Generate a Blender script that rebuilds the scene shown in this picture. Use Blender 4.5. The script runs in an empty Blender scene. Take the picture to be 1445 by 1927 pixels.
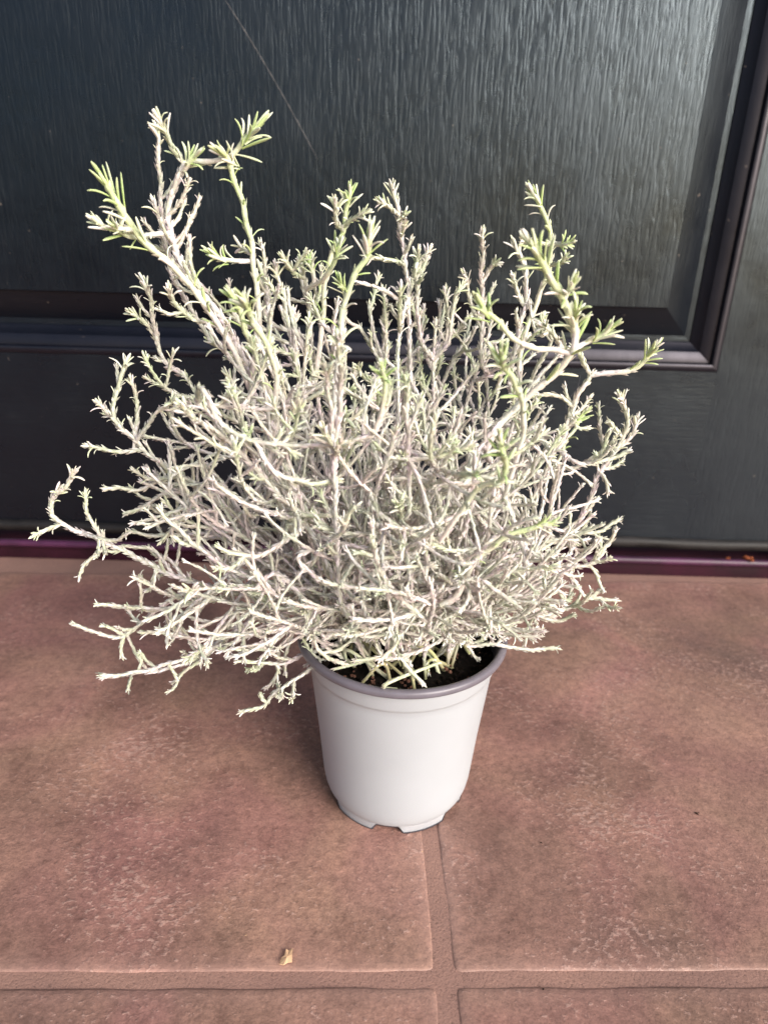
import bpy, math, random
import numpy as np
from math import sin, cos, pi, radians, sqrt
from mathutils import Vector, Matrix, Euler

random.seed(7)
rng = np.random.default_rng(11)
S = bpy.context.scene
COL = S.collection

# ------------------------------------------------------------------ camera
H = 0.362
F_PX = 1285.0
cam_d = bpy.data.cameras.new("camera")
cam = bpy.data.objects.new("camera", cam_d)
COL.objects.link(cam)
S.camera = cam
cam_d.sensor_fit = 'VERTICAL'
cam_d.sensor_height = 36.0
cam_d.lens = 36.0 * F_PX / 1927.0
cam_d.clip_start = 0.01
cam_d.clip_end = 200
CAM_R = Matrix.Rotation(radians(90 - 22.3), 3, 'X') @ Matrix.Rotation(0.028, 3, 'Z')
cam.matrix_world = Matrix.Translation((0, 0, H)) @ CAM_R.to_4x4()
cam_d.dof.use_dof = True
cam_d.dof.focus_distance = 0.385
cam_d.dof.aperture_fstop = 8.0
S.render.resolution_x = 767
S.render.resolution_y = 1024

# ------------------------------------------------------------------ light
SUN_EL, SUN_AZ = 25.0, 41.0       # azimuth measured from straight behind the viewer towards the right
world = bpy.data.worlds.new("World")
S.world = world
world.use_nodes = True
nt = world.node_tree
bg = nt.nodes['Background']
sky = nt.nodes.new('ShaderNodeTexSky')
sky.sky_type = 'NISHITA'
sky.sun_disc = False
sky.sun_elevation = radians(SUN_EL)
sky.air_density = 1.0
sky.dust_density = 3.0
sky.ozone_density = 1.0
nt.links.new(sky.outputs[0], bg.inputs['Color'])
bg.inputs['Strength'].default_value = 0.062
# direction towards the sun
_el, _az = radians(SUN_EL), radians(SUN_AZ)
SUN_DIR = Vector((sin(_az) * cos(_el), -cos(_az) * cos(_el), sin(_el)))
sky.sun_rotation = math.atan2(SUN_DIR.x, SUN_DIR.y)
sun_d = bpy.data.lights.new("sun", 'SUN')
sun_d.energy = 2.1
sun_d.angle = radians(40)
sun_d.color = (1.0, 0.975, 0.945)
sun = bpy.data.objects.new("sun", sun_d)
COL.objects.link(sun)
sun.rotation_euler = SUN_DIR.to_track_quat('Z', 'Y').to_euler()
S.view_settings.view_transform = 'Standard'
S.view_settings.look = 'None'
S.view_settings.gamma = 1
S.view_settings.exposure = 1.33


# ------------------------------------------------------------------ helpers
def on_y(u, v, Y):
    d = CAM_R @ Vector(((u - 722.5) / F_PX, -(v - 963.5) / F_PX, -1.0))
    p = d * (Y / d.y)
    return np.array((p.x, p.y, p.z + H))


def on_floor(u, v, Z=0.0):
    d = CAM_R @ Vector(((u - 722.5) / F_PX, -(v - 963.5) / F_PX, -1.0))
    p = d * ((Z - H) / d.z)
    return np.array((p.x, p.y, p.z + H))


class Acc:
    """collects numpy vertex / face arrays (tris and quads) for one mesh"""
    def __init__(self):
        self.v, self.t, self.q, self.c, self.n = [], [], [], [], 0

    def add(self, v, tris=None, quads=None, col=None):
        v = np.asarray(v, float).reshape(-1, 3)
        if tris is not None and len(tris):
            self.t.append(np.asarray(tris, int).reshape(-1, 3) + self.n)
        if quads is not None and len(quads):
            self.q.append(np.asarray(quads, int).reshape(-1, 4) + self.n)
        if col is None:
            col = (1, 1, 1)
        col = np.asarray(col, float)
        if col.ndim == 1:
            col = np.tile(col[:3], (len(v), 1))
        self.c.append(col[:, :3])
        self.v.append(v)
        self.n += len(v)

    def mesh(self, name, mat=None, smooth=True, tint=False):
        me = bpy.data.meshes.new(name)
        v = np.concatenate(self.v) if self.v else np.zeros((0, 3))
        t = np.concatenate(self.t) if self.t else np.zeros((0, 3), int)
        q = np.concatenate(self.q) if self.q else np.zeros((0, 4), int)
        me.vertices.add(len(v))
        me.vertices.foreach_set('co', v.astype(np.float32).ravel())
        me.loops.add(t.size + q.size)
        me.loops.foreach_set('vertex_index', np.concatenate([t.ravel(), q.ravel()]).astype(np.int32))
        me.polygons.add(len(t) + len(q))
        st = np.concatenate([np.arange(len(t)) * 3, t.size + np.arange(len(q)) * 4]).astype(np.int32)
        me.polygons.foreach_set('loop_start', st)
        me.polygons.foreach_set('use_smooth', np.full(len(st), smooth, dtype=bool))
        me.update(calc_edges=True)
        me.validate()
        if tint:
            a = me.attributes.new('tint', 'FLOAT_COLOR', 'POINT')
            c = np.concatenate(self.c)
            a.data.foreach_set('color', np.hstack([c, np.ones((len(c), 1))]).astype(np.float32).ravel())
        if mat:
            me.materials.append(mat)
        return me


def link(name, me, parent=None, loc=None):
    o = bpy.data.objects.new(name, me)
    COL.objects.link(o)
    if parent is not None:
        o.parent = parent
    if loc is not None:
        o.location = loc
    return o


def empty(name, loc=(0, 0, 0), rz=0.0):
    o = bpy.data.objects.new(name, None)
    COL.objects.link(o)
    o.location = loc
    o.rotation_euler = (0, 0, rz)
    o.empty_display_size = 0.05
    return o


def tag(o, label=None, cat=None, group=None, kind=None):
    if label: o['label'] = label
    if cat: o['category'] = cat
    if group: o['group'] = group
    if kind: o['kind'] = kind
    return o


def autosmooth(me, deg=35):
    import bmesh
    bm = bmesh.new()
    bm.from_mesh(me)
    for e in bm.edges:
        if len(e.link_faces) == 2:
            e.smooth = e.calc_face_angle(0) < radians(deg)
        else:
            e.smooth = True
    bm.to_mesh(me)
    bm.free()


def newmat(name):
    m = bpy.data.materials.new(name)
    m.use_nodes = True
    n = m.node_tree.nodes
    return m, n, m.node_tree.links, n['Principled BSDF']


def noise(n, l, vec, scale, detail=4, rough=0.55, dist=0.0):
    x = n.new('ShaderNodeTexNoise')
    x.inputs['Scale'].default_value = scale
    x.inputs['Detail'].default_value = detail
    x.inputs['Roughness'].default_value = rough
    x.inputs['Distortion'].default_value = dist
    if vec is not None:
        l.new(vec, x.inputs['Vector'])
    return x.outputs['Fac']


def ramp(n, l, fac, stops):
    r = n.new('ShaderNodeValToRGB')
    l.new(fac, r.inputs['Fac'])
    cr = r.color_ramp
    while len(cr.elements) < len(stops):
        cr.elements.new(0.5)
    for e, (p, c) in zip(cr.elements, stops):
        e.position = p
        if not hasattr(c, '__len__'):
            c = (c, c, c)
        e.color = (c[0], c[1], c[2], 1)
    return r.outputs['Color']


def mix(n, l, fac, a, b, mode='MIX'):
    x = n.new('ShaderNodeMix')
    x.data_type = 'RGBA'
    x.blend_type = mode
    for k, s, val in ((0, x.inputs[0], fac), (1, x.inputs[6], a), (1, x.inputs[7], b)):
        if isinstance(val, (int, float)):
            s.default_value = (val, val, val, 1) if k else val
        elif isinstance(val, tuple):
            s.default_value = (*val, 1)
        else:
            l.new(val, s)
    return x.outputs[2]


def math_(n, l, op, a, b=None):
    x = n.new('ShaderNodeMath')
    x.operation = op
    for s, val in ((x.inputs[0], a), (x.inputs[1], b)):
        if val is None: continue
        if isinstance(val, (int, float)): s.default_value = val
        else: l.new(val, s)
    return x.outputs[0]


def coords(n, l, scale=(1, 1, 1), loc=(0, 0, 0), kind='Object', rot=(0, 0, 0)):
    tc = n.new('ShaderNodeTexCoord')
    mp = n.new('ShaderNodeMapping')
    mp.inputs['Scale'].default_value = scale
    mp.inputs['Location'].default_value = loc
    mp.inputs['Rotation'].default_value = rot
    l.new(tc.outputs[kind], mp.inputs['Vector'])
    return mp.outputs['Vector']


def bump(n, l, bsdf, height, strength, distance=0.001, chain=None):
    b = n.new('ShaderNodeBump')
    b.inputs['Strength'].default_value = strength
    b.inputs['Distance'].default_value = distance
    l.new(height, b.inputs['Height'])
    if chain is not None:
        l.new(chain, b.inputs['Normal'])
    l.new(b.outputs['Normal'], bsdf.inputs['Normal'])
    return b.outputs['Normal']


# ------------------------------------------------------------------ materials
def mat_tile():
    m, n, l, b = newmat('porcelain_tile')
    geo = n.new('ShaderNodeNewGeometry')
    P = geo.outputs['Position']
    oi = n.new('ShaderNodeObjectInfo')
    big = noise(n, l, P, 6.5, 5, 0.6, 0.6)
    mid = noise(n, l, P, 22, 5, 0.65, 0.4)
    c = ramp(n, l, big, [(0.28, (0.178, 0.108, 0.090)), (0.42, (0.245, 0.140, 0.113)),
                         (0.56, (0.312, 0.178, 0.142)), (0.72, (0.385, 0.224, 0.180))])
    c2 = ramp(n, l, mid, [(0.3, (0.74, 0.70, 0.70)), (0.5, (1.0, 0.99, 0.98)), (0.7, (1.20, 1.16, 1.10))])
    c = mix(n, l, 0.8, c, c2, 'MULTIPLY')
    # olive / violet clouding of the glaze
    P2 = coords(n, l, (1, 1, 1), (3.1, 1.7, 0))
    hue = noise(n, l, P2, 9, 3, 0.5, 0.8)
    hc = ramp(n, l, hue, [(0.30, (0.92, 1.02, 0.90)), (0.5, (1, 0.99, 0.99)), (0.70, (1.04, 0.84, 1.02))])
    c = mix(n, l, 0.5, c, hc, 'MULTIPLY')
    # pale flecks and worn patches, slightly drawn out
    Pf = coords(n, l, (1.0, 1.35, 1), (0, 0, 0), rot=(0, 0, 0.6))
    fl = noise(n, l, Pf, 235, 4, 0.60, 0.0)
    fmask = noise(n, l, P, 9.0, 3, 0.6)
    fs = math_(n, l, 'ADD', fl, math_(n, l, 'MULTIPLY', math_(n, l, 'SUBTRACT', fmask, 0.58), 0.75))
    flr = ramp(n, l, fs, [(0.54, 0.0), (0.63, 1.0)])
    c = mix(n, l, math_(n, l, 'MULTIPLY', flr, 0.58), c, (0.46, 0.30, 0.255))
    gr = noise(n, l, P, 170, 6, 0.78, 0.2)
    c = mix(n, l, 0.75, c, ramp(n, l, gr, [(0.36, (0.66, 0.64, 0.64)), (0.50, (1, 1, 1)), (0.64, (1.32, 1.30, 1.28))]), 'MULTIPLY')
    dk = noise(n, l, P, 620, 4, 0.75)
    dkr = ramp(n, l, dk, [(0.34, 0.74), (0.50, 1.0), (0.66, 1.16)])
    c = mix(n, l, 0.85, c, dkr, 'MULTIPLY')
    # a little more worn / paler from tile to tile
    tv = ramp(n, l, oi.outputs['Random'], [(0, (0.95, 0.95, 0.95)), (1, (1.08, 1.06, 1.05))])
    c = mix(n, l, 1.0, c, tv, 'MULTIPLY')
    # vertex tint: rubbed pale rims of each tile
    at = n.new('ShaderNodeAttribute'); at.attribute_name = 'tint'
    sep = n.new('ShaderNodeSeparateColor'); l.new(at.outputs['Color'], sep.inputs[0])
    rimf = math_(n, l, 'MULTIPLY', math_(n, l, 'SUBTRACT', 1.0, sep.outputs[0]), 0.30)
    c = mix(n, l, rimf, c, (0.42, 0.26, 0.215))
    l.new(c, b.inputs['Base Color'])
    rg = ramp(n, l, mid, [(0.3, 0.42), (0.7, 0.60)])
    l.new(rg, b.inputs['Roughness'])
    b.inputs['Specular IOR Level'].default_value = 0.45
    hsum = math_(n, l, 'ADD', math_(n, l, 'MULTIPLY', flr, 0.5), math_(n, l, 'MULTIPLY', fl, 1.2))
    hsum = math_(n, l, 'ADD', hsum, math_(n, l, 'MULTIPLY', dk, 0.6))
    n1 = bump(n, l, b, hsum, 0.34, 0.0010)
    bump(n, l, b, mid, 0.25, 0.004, n1)
    return m


def mat_grout():
    m, n, l, b = newmat('grout')
    geo = n.new('ShaderNodeNewGeometry'); P = geo.outputs['Position']
    a = noise(n, l, P, 14, 4, 0.6)
    f = noise(n, l, P, 700, 3, 0.7)
    c = ramp(n, l, a, [(0.3, (0.250, 0.142, 0.115)), (0.7, (0.340, 0.192, 0.150))])
    c = mix(n, l, 0.8, c, ramp(n, l, f, [(0.30, 0.45), (0.42, 0.95), (0.7, 1.15)]), 'MULTIPLY')
    l.new(c, b.inputs['Base Color'])
    b.inputs['Roughness'].default_value = 0.9
    bump(n, l, b, f, 0.6, 0.0008)
    return m


def mat_door(name, horizontal=False, grain=1.0, rough=0.26, tint=(0.76, 0.90, 1.0, 1), base=(0.0018, 0.0028, 0.0060)):
    m, n, l, b = newmat(name)
    sc = (1, 1, 1)
    s1 = (30, 60, 330) if horizontal else (330, 60, 30)
    s2 = (90, 60, 800) if horizontal else (800, 60, 90)
    v1 = coords(n, l, s1)
    v2 = coords(n, l, s2, (4, 2, 1))
    vw = coords(n, l, (1, 1, 1), (5, 1, 2))
    g1 = noise(n, l, v1, 1.0, 3, 0.55, 0.9)
    g2 = noise(n, l, v2, 0.5, 3, 0.6, 0.2)
    msk = noise(n, l, vw, 14, 3, 0.6)
    g1r = ramp(n, l, g1, [(0.36, 0.0), (0.50, 0.75), (0.62, 1.0)])
    h = math_(n, l, 'ADD', g1r, math_(n, l, 'MULTIPLY', g2, 0.5))
    n0 = bump(n, l, b, h, 0.27 * grain, 0.0006)
    bump(n, l, b, msk, 0.18, 0.004, n0)
    # dust and little chips
    ds = noise(n, l, coords(n, l, (1, 1, 1), (1, 7, 3)), 160, 2, 0.5)
    dsr = ramp(n, l, ds, [(0.73, 0.0), (0.77, 1.0)])
    dv = noise(n, l, v1, 0.8, 5, 0.75, 0.2)
    dvr = ramp(n, l, math_(n, l, 'MULTIPLY', dv, math_(n, l, 'ADD', msk, 0.45)), [(0.58, 0.0), (0.74, 1.0)])
    c = mix(n, l, math_(n, l, 'MULTIPLY', dvr, 0.30 * grain), base, (0.035, 0.038, 0.042))
    c = mix(n, l, math_(n, l, 'MULTIPLY', dsr, 0.5), c, (0.16, 0.13, 0.11))
    l.new(c, b.inputs['Base Color'])
    rr = ramp(n, l, msk, [(0.3, rough - 0.04), (0.7, rough + 0.09)])
    l.new(rr, b.inputs['Roughness'])
    b.inputs['Specular IOR Level'].default_value = 0.62
    b.inputs['Specular Tint'].default_value = tint  # reflected colour painted into the sheen: sky blue, pinkish on mouldings
    return m


def mat_plain(name, col, rough=0.5, spec=0.5, var=0.12, vs=60, bmp=0.0, bs=400, sss=0.0, tint2=None, metallic=0.0):
    m, n, l, b = newmat(name)
    v = coords(n, l)
    a = noise(n, l, v, vs, 4, 0.6)
    lo = tuple(x * (1 - var) for x in col)
    hi = tint2 if tint2 else tuple(min(1, x * (1 + var)) for x in col)
    l.new(ramp(n, l, a, [(0.3, lo), (0.7, hi)]), b.inputs['Base Color'])
    l.new(ramp(n, l, a, [(0.3, rough * 0.9), (0.7, min(1, rough * 1.12))]), b.inputs['Roughness'])
    b.inputs['Specular IOR Level'].default_value = spec
    b.inputs['Metallic'].default_value = metallic
    if bmp:
        bump(n, l, b, noise(n, l, v, bs, 3, 0.6), bmp, 0.0006)
    if sss:
        b.inputs['Subsurface Weight'].default_value = sss
        b.inputs['Subsurface Scale'].default_value = 0.004
        b.inputs['Subsurface Radius'].default_value = (1, 1, 1)
    return m


def mat_plant():
    m, n, l, b = newmat('felted_leaf')
    at = n.new('ShaderNodeAttribute'); at.attribute_name = 'tint'
    geo = n.new('ShaderNodeNewGeometry')
    f = noise(n, l, geo.outputs['Position'], 900, 3, 0.7)
    g = noise(n, l, geo.outputs['Position'], 55, 3, 0.6)
    c = mix(n, l, 1.0, at.outputs['Color'], ramp(n, l, f, [(0.3, 0.86), (0.65, 1.08)]), 'MULTIPLY')
    c = mix(n, l, 1.0, c, ramp(n, l, g, [(0.36, (0.92, 1.0, 0.90)), (0.5, (1, 1, 1)), (0.64, (1.03, 0.94, 1.0))]), 'MULTIPLY')
    l.new(c, b.inputs['Base Color'])
    b.inputs['Roughness'].default_value = 0.75
    b.inputs['Specular IOR Level'].default_value = 0.25
    b.inputs['Sheen Weight'].default_value = 0.15
    bump(n, l, b, f, 0.35, 0.0004)
    return m


M_TILE = mat_tile()
M_GROUT = mat_grout()
M_PANEL = mat_door('door_paint_upright_grain', False, 1.0)
M_STILE = mat_door('door_paint_fine_upright_grain', False, 0.55, 0.28)
M_RAIL = mat_door('door_paint_level_grain', True, 0.55, 0.28)
M_MOULD = mat_door('door_paint_moulding', False, 0.12, 0.36, (0.80, 0.74, 0.84, 1))
M_RUBBER = mat_plain('door_seal_rubber', (0.014, 0.012, 0.012), 0.6, 0.35, 0.6, 30)
M_SILL = mat_plain('sill_plum_metal_shaded', (0.022, 0.004, 0.009), 0.8, 0.15, 0.3, 25, tint2=(0.034, 0.007, 0.015))  # darker than the bead: the shade below it is put into the colour
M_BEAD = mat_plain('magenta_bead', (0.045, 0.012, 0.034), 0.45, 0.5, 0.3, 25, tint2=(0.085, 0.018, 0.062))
M_WALL = mat_plain('wall_render', (0.30, 0.28, 0.26), 0.9, 0.2, 0.15, 30, 0.5)
M_POT = mat_plain('white_pot_plastic', (0.395, 0.412, 0.440), 0.42, 0.35, 0.03, 18, 0.04, 1800, 0.25)
M_FOOT = mat_plain('pot_foot_plastic', (0.39, 0.40, 0.425), 0.42, 0.35, 0.06, 40, 0.0, 400, 0.25)
M_RIM = mat_plain('lilac_grey_plastic', (0.138, 0.125, 0.150), 0.36, 0.5, 0.12, 90, 0.08, 900)
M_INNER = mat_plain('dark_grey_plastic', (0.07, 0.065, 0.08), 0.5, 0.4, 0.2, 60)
M_SOIL = mat_plain('potting_soil', (0.0075, 0.0055, 0.0045), 0.95, 0.15, 0.5, 260, 0.9, 500)
M_CRUMB = mat_plain('bark_crumb', (0.075, 0.030, 0.018), 0.9, 0.2, 0.5, 120, 0.5, 900, tint2=(0.24, 0.12, 0.085))
M_DARKCRUMB = mat_plain('soil_crumb', (0.015, 0.010, 0.008), 0.95, 0.15, 0.4, 200, 0.5, 900)
M_FLAKE = mat_plain('pale_flake', (0.62, 0.40, 0.24), 0.8, 0.2, 0.1, 300)
M_RUST = mat_plain('dry_leaf', (0.20, 0.055, 0.022), 0.8, 0.2, 0.4, 300)
M_HAIR = mat_plain('hair_strand', (0.10, 0.10, 0.12), 0.5, 0.5, 0.1, 100)
M_PLANT = mat_plant()

# ------------------------------------------------------------------ the floor: grout bed + tiles
bed = Acc()
B = 3.0
bed.add([(-B, -1.5, -0.0010), (B, -1.5, -0.0010), (B, 0.742, -0.0010), (-B, 0.742, -0.0010),
         (-B, -1.5, -0.03), (B, -1.5, -0.03), (B, 0.742, -0.03), (-B, 0.742, -0.03)],
        quads=[(0, 1, 2, 3), (4, 7, 6, 5), (0, 4, 5, 1), (1, 5, 6, 2), (2, 6, 7, 3), (3, 7, 4, 0)])
floor = link('floor', bed.mesh('floor', M_GROUT, smooth=False))
tag(floor, 'tiled porch floor with terracotta grout joints under the potted bush', kind='structure')
JX, JY, JYAW = 0.0390, 0.2394, 0.030
GX, GY, TS = 0.0095, 0.0078, 0.446


def wob(t, seed, amp):
    return amp * (np.sin(t * 61 + seed) + 0.7 * np.sin(t * 147 + seed * 2.3) + 0.5 * np.sin(t * 331 + seed * 5.1))


def make_tile(x0, y0, x1, y1, seed, fine):
    """x0.. in the tiling's own axes; rounded rubbed edges and an uneven face"""
    e = np.array([0, 0.0003, 0.0008, 0.0018, 0.0045, 0.009])
    N = 70 if fine else 10
    ix = np.concatenate([x0 + e, np.linspace(x0 + 0.014, x1 - 0.014, N), x1 - e[::-1]])
    iy = np.concatenate([y0 + e, np.linspace(y0 + 0.014, y1 - 0.014, N), y1 - e[::-1]])
    X, Y = np.meshgrid(ix, iy, indexing='ij')
    dx = np.minimum(X - x0, x1 - X); dy = np.minimum(Y - y0, y1 - Y)
    d = np.minimum(dx, dy)
    # ragged outline
    wx = wob(Y, seed, 0.00022) * np.exp(-dx / 0.004); wy = wob(X, seed + 3, 0.00022) * np.exp(-dy / 0.004)
    X2, Y2 = X + wx, Y + wy
    # rounded corners
    rc = 0.004
    cx = np.clip(X, x0 + rc, x1 - rc); cy = np.clip(Y, y0 + rc, y1 - rc)
    ox, oy = X - cx, Y - cy
    L = np.sqrt(ox ** 2 + oy ** 2); m = np.maximum(np.abs(ox), np.abs(oy))
    k = np.where(L > 1e-9, m / np.maximum(L, 1e-9), 1)
    X2 = X2 - ox + ox * k; Y2 = Y2 - oy + oy * k
    Z = -0.0016 * np.exp(-d / 0.0006) + 0.00035 * (np.sin(X * 43 + seed) * np.cos(Y * 37 + seed * 1.7) + 0.6 * np.sin(X * 97 + Y * 71 + seed))
    Z = Z - 0.0003 * np.exp(-d / 0.004)
    Z[0, :] -= 0.004; Z[-1, :] -= 0.004; Z[1:-1, 0] -= 0.004; Z[1:-1, -1] -= 0.004
    nx, ny = X.shape
    V = np.stack([X2, Y2, Z], -1).reshape(-1, 3)
    I = np.arange(nx * ny).reshape(nx, ny)
    Q = np.stack([I[:-1, :-1], I[1:, :-1], I[1:, 1:], I[:-1, 1:]], -1).reshape(-1, 4)
    rag = 0.5 + 0.5 * np.sin(X * 210 + seed) * np.sin(Y * 190 + 1.3 * seed)
    rim = 1 - np.exp(-(d / (0.006 + 0.003 * rag)) ** 2)
    c = np.repeat(rim.reshape(-1, 1), 3, 1)
    a = Acc(); a.add(V, quads=Q, col=c)
    o = link('tile', a.mesh('tile', M_TILE, tint=True), floor, (JX, JY, 0))
    o.rotation_euler = (0, 0, JYAW)
    return o


pitch_t = TS + GY
for r in range(-2, 1):
    for c in range(-3, 3):
        x0 = GX / 2 + c * (TS + GX); y0 = GY / 2 + r * pitch_t
        make_tile(x0, y0, x0 + TS, y0 + TS, 1.0 + 3.7 * r + 2.1 * c, (r in (-1, 0) and c in (-1, 0)))

# ------------------------------------------------------------------ door
DY = 0.720      # plane of stiles and rails
door = empty('panel_door', (0, DY, 0))
tag(door, 'black woodgrain raised-panel front door behind the potted bush', 'door')


def box(a, x0, y0, z0, x1, y1, z1):
    v = [(x0, y0, z0), (x1, y0, z0), (x1, y1, z0), (x0, y1, z0), (x0, y0, z1), (x1, y0, z1), (x1, y1, z1), (x0, y1, z1)]
    a.add(v, quads=[(0, 3, 2, 1), (4, 5, 6, 7), (0, 1, 5, 4), (1, 2, 6, 5), (2, 3, 7, 6), (3, 0, 4, 7)])


def boxobj(name, mat, parent, *ext):
    a = Acc(); box(a, *ext)
    return link(name, a.mesh(name, mat, smooth=False), parent)


# profile of the panel surround, outward distance / depth behind the stile plane
PROF = [(0.0, 0.0), (0.0006, 0.0006), (0.0010, 0.0032), (0.0022, 0.0042), (0.0285, 0.0158), (0.0295, 0.0165), (0.0350, 0.0163),
        (0.0356, 0.0152), (0.0362, 0.0146), (0.0440, 0.0100), (0.0446, 0.0090), (0.0540, 0.0040), (0.0550, 0.0040), (0.0556, 0.0030),
        (0.0562, -0.0002), (0.0585, -0.0012), (0.0612, -0.0010), (0.0632, 0.0002), (0.0640, 0.0026)]
OUT = 0.0634
PX0, PX1 = -0.430, 0.2805


def raised_panel(z0, z1):
    a = Acc(); box(a, PX0, 0.0, z0, PX1, 0.0215, z1)
    link('panel', a.mesh('panel', M_PANEL, smooth=False), door)
    corners = lambda o: [(PX0 - o, z0 - o), (PX1 + o, z0 - o), (PX1 + o, z1 + o), (PX0 - o, z1 + o)]
    for part, lo, hi in (('panel_bevel', 0, 6), ('moulding', 6, len(PROF) - 1)):
        for s in range(4):
            a = Acc(); V = []
            for (o, d) in PROF[lo:hi + 1]:
                c = corners(o)
                p, q = c[s], c[(s + 1) % 4]
                V += [(p[0], d, p[1]), (q[0], d, q[1])]
            k = hi - lo + 1
            Q = [(2 * i, 2 * i + 1, 2 * i + 3, 2 * i + 2) for i in range(k - 1)]
            a.add(V, quads=Q)
            me = a.mesh(part, (M_RAIL if s % 2 == 0 else M_STILE) if part == 'panel_bevel' else M_MOULD)
            autosmooth(me, 30)
            link(part, me, door)


P1 = (0.2985, 0.86)
P2 = (1.10, 1.86)
raised_panel(*P1)
raised_panel(*P2)
DX0, DX1 = -0.60, 0.475
T = 0.035
boxobj('stile', M_STILE, door, PX1 + OUT, 0.0, 0.034, DX1, T, 2.03)
boxobj('stile', M_STILE, door, DX0, 0.0, 0.034, PX0 - OUT, T, 2.03)
for z0, z1 in ((0.034, P1[0] - OUT), (P1[1] + OUT, P2[0] - OUT), (P2[1] + OUT, 2.03)):
    boxobj('rail', M_RAIL, door, PX0 - OUT + 0.00004, 0.00003, z0, PX1 + OUT - 0.00004, T, z1)
boxobj('core', M_STILE, door, DX0 + 0.001, 0.022, 0.036, DX1 - 0.001, T - 0.001, 2.029)

# rubber drip strip along the foot of the door (swept profile, slightly bowed)
a = Acc()
xs = np.linspace(DX0, DX1, 60)
prof = [(0.0, 0.0475), (-0.0035, 0.0470), (-0.0060, 0.0445), (-0.0068, 0.0405), (-0.0050, 0.0375), (-0.0020, 0.0345), (0.0, 0.0335)]
V = []
for x in xs:
    w = 0.0012 * sin(x * 9 + 1) + 0.0004 * sin(x * 47)
    for (yy, zz) in prof:
        V.append((x, yy + (w * 0.5 if yy < 0 else 0), zz - 0.002 + w))
k = len(prof); I = np.arange(len(V)).reshape(-1, k)
a.add(V, quads=np.stack([I[:-1, :-1], I[:-1, 1:], I[1:, 1:], I[1:, :-1]], -1).reshape(-1, 4))
link('drip_strip', a.mesh('drip_strip', M_RUBBER), door)

# scratch across the panel: a shallow raised hairline of scuffed paint
def ribbon(name, pts, w, mat, parent, lift, wvar=0.3):
    a = Acc(); P = np.array(pts, float); V = []
    for i, p in enumerate(P):
        t = P[min(i + 1, len(P) - 1)] - P[max(i - 1, 0)]
        t /= np.linalg.norm(t)
        nrm = np.array((-t[2], 0, t[0]))
        ww = w * (1 + wvar * sin(i * 2.7)) * min(1, 0.25 + i / 3, 0.25 + (len(P) - 1 - i) / 3)
        V += [p + nrm * ww, p + np.array((0, -lift, 0)), p - nrm * ww]
    Q = []
    for i in range(len(P) - 1):
        b0 = 3 * i
        Q += [(b0, b0 + 1, b0 + 4, b0 + 3), (b0 + 1, b0 + 2, b0 + 5, b0 + 4)]
    a.add(V, quads=Q)
    return link(name, a.mesh(name, mat), parent)


M_SCUFF = mat_plain('scuffed_paint', (0.065, 0.064, 0.066), 0.6, 0.4, 0.6, 300)
s0, s1, s2 = on_y(424, 0, DY), on_y(510, 140, DY), on_y(598, 300, DY)
pts = []
for i in range(25):
    t = i / 24
    p = (1 - t) ** 2 * s0 + 2 * t * (1 - t) * (2 * s1 - 0.5 * (s0 + s2)) + t * t * s2
    pts.append((p[0], -0.00003, p[2]))
tag(ribbon('scratch', pts, 0.00042, M_SCUFF, door, 0.00012, 0.5), 'long thin diagonal scratch in the black paint')

# sill, frame and wall
sill = empty('door_sill', (0, 0.709, 0))
tag(sill, 'plum purple door sill along the foot of the black door', 'door sill')


def extrude_x(name, prof, x0, x1, mat, parent, deg=50):
    a = Acc(); k = len(prof)
    a.add([(x, y, z) for x in (x0, x1) for (y, z) in prof], quads=[(i, (i + 1) % k, k + (i + 1) % k, k + i) for i in range(k)])
    me = a.mesh(name, mat); autosmooth(me, deg)
    return link(name, me, parent)


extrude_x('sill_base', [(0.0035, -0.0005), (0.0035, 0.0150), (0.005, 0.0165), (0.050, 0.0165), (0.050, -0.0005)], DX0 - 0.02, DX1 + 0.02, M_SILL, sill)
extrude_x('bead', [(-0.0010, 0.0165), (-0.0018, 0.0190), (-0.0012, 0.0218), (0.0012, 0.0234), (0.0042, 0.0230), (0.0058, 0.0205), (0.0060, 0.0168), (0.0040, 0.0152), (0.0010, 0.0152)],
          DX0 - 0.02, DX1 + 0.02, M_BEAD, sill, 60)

frame = empty('door_frame', (0, DY, 0))
tag(frame, 'plain black frame standing round the black front door', 'door frame')
boxobj('jamb', M_STILE, frame, DX1 + 0.004, -0.010, -0.001, DX1 + 0.064, 0.06, 2.10)
boxobj('jamb', M_STILE, frame, DX0 - 0.064, -0.010, -0.001, DX0 - 0.004, 0.06, 2.10)
boxobj('lintel', M_STILE, frame, DX0 - 0.004, -0.010, 2.034, DX1 + 0.004, 0.06, 2.10)
wl = Acc()
box(wl, -3.0, 0.735, -0.03, DX0 - 0.066, 0.90, 2.7)
box(wl, DX1 + 0.066, 0.735, -0.03, 3.0, 0.90, 2.7)
box(wl, DX0 - 0.066, 0.735, 2.102, DX1 + 0.066, 0.90, 2.7)
tag(link('wall', wl.mesh('wall', M_WALL, smooth=False)), kind='structure')

# ------------------------------------------------------------------ pot
POT = np.array((0.0138, 0.379, 0.0))
pot = empty('nursery_pot', POT)
tag(pot, 'white plastic nursery pot with lilac grey rim standing on the tile joint', 'plant pot')


def lathe(prof, n=96, closed=False, zfun=None):
    a = Acc(); V = []
    for i in range(n):
        t = 2 * pi * i / n
        for j, (r, z) in enumerate(prof):
            zz = z if zfun is None else zfun(t, z)
            V.append((r * cos(t), r * sin(t), zz))
    k = len(prof); I = np.arange(n * k).reshape(n, k)
    J = np.roll(I, -1, 0)
    a.add(V, quads=np.stack([I[:, :-1], J[:, :-1], J[:, 1:], I[:, 1:]], -1).reshape(-1, 4))
    return a


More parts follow.
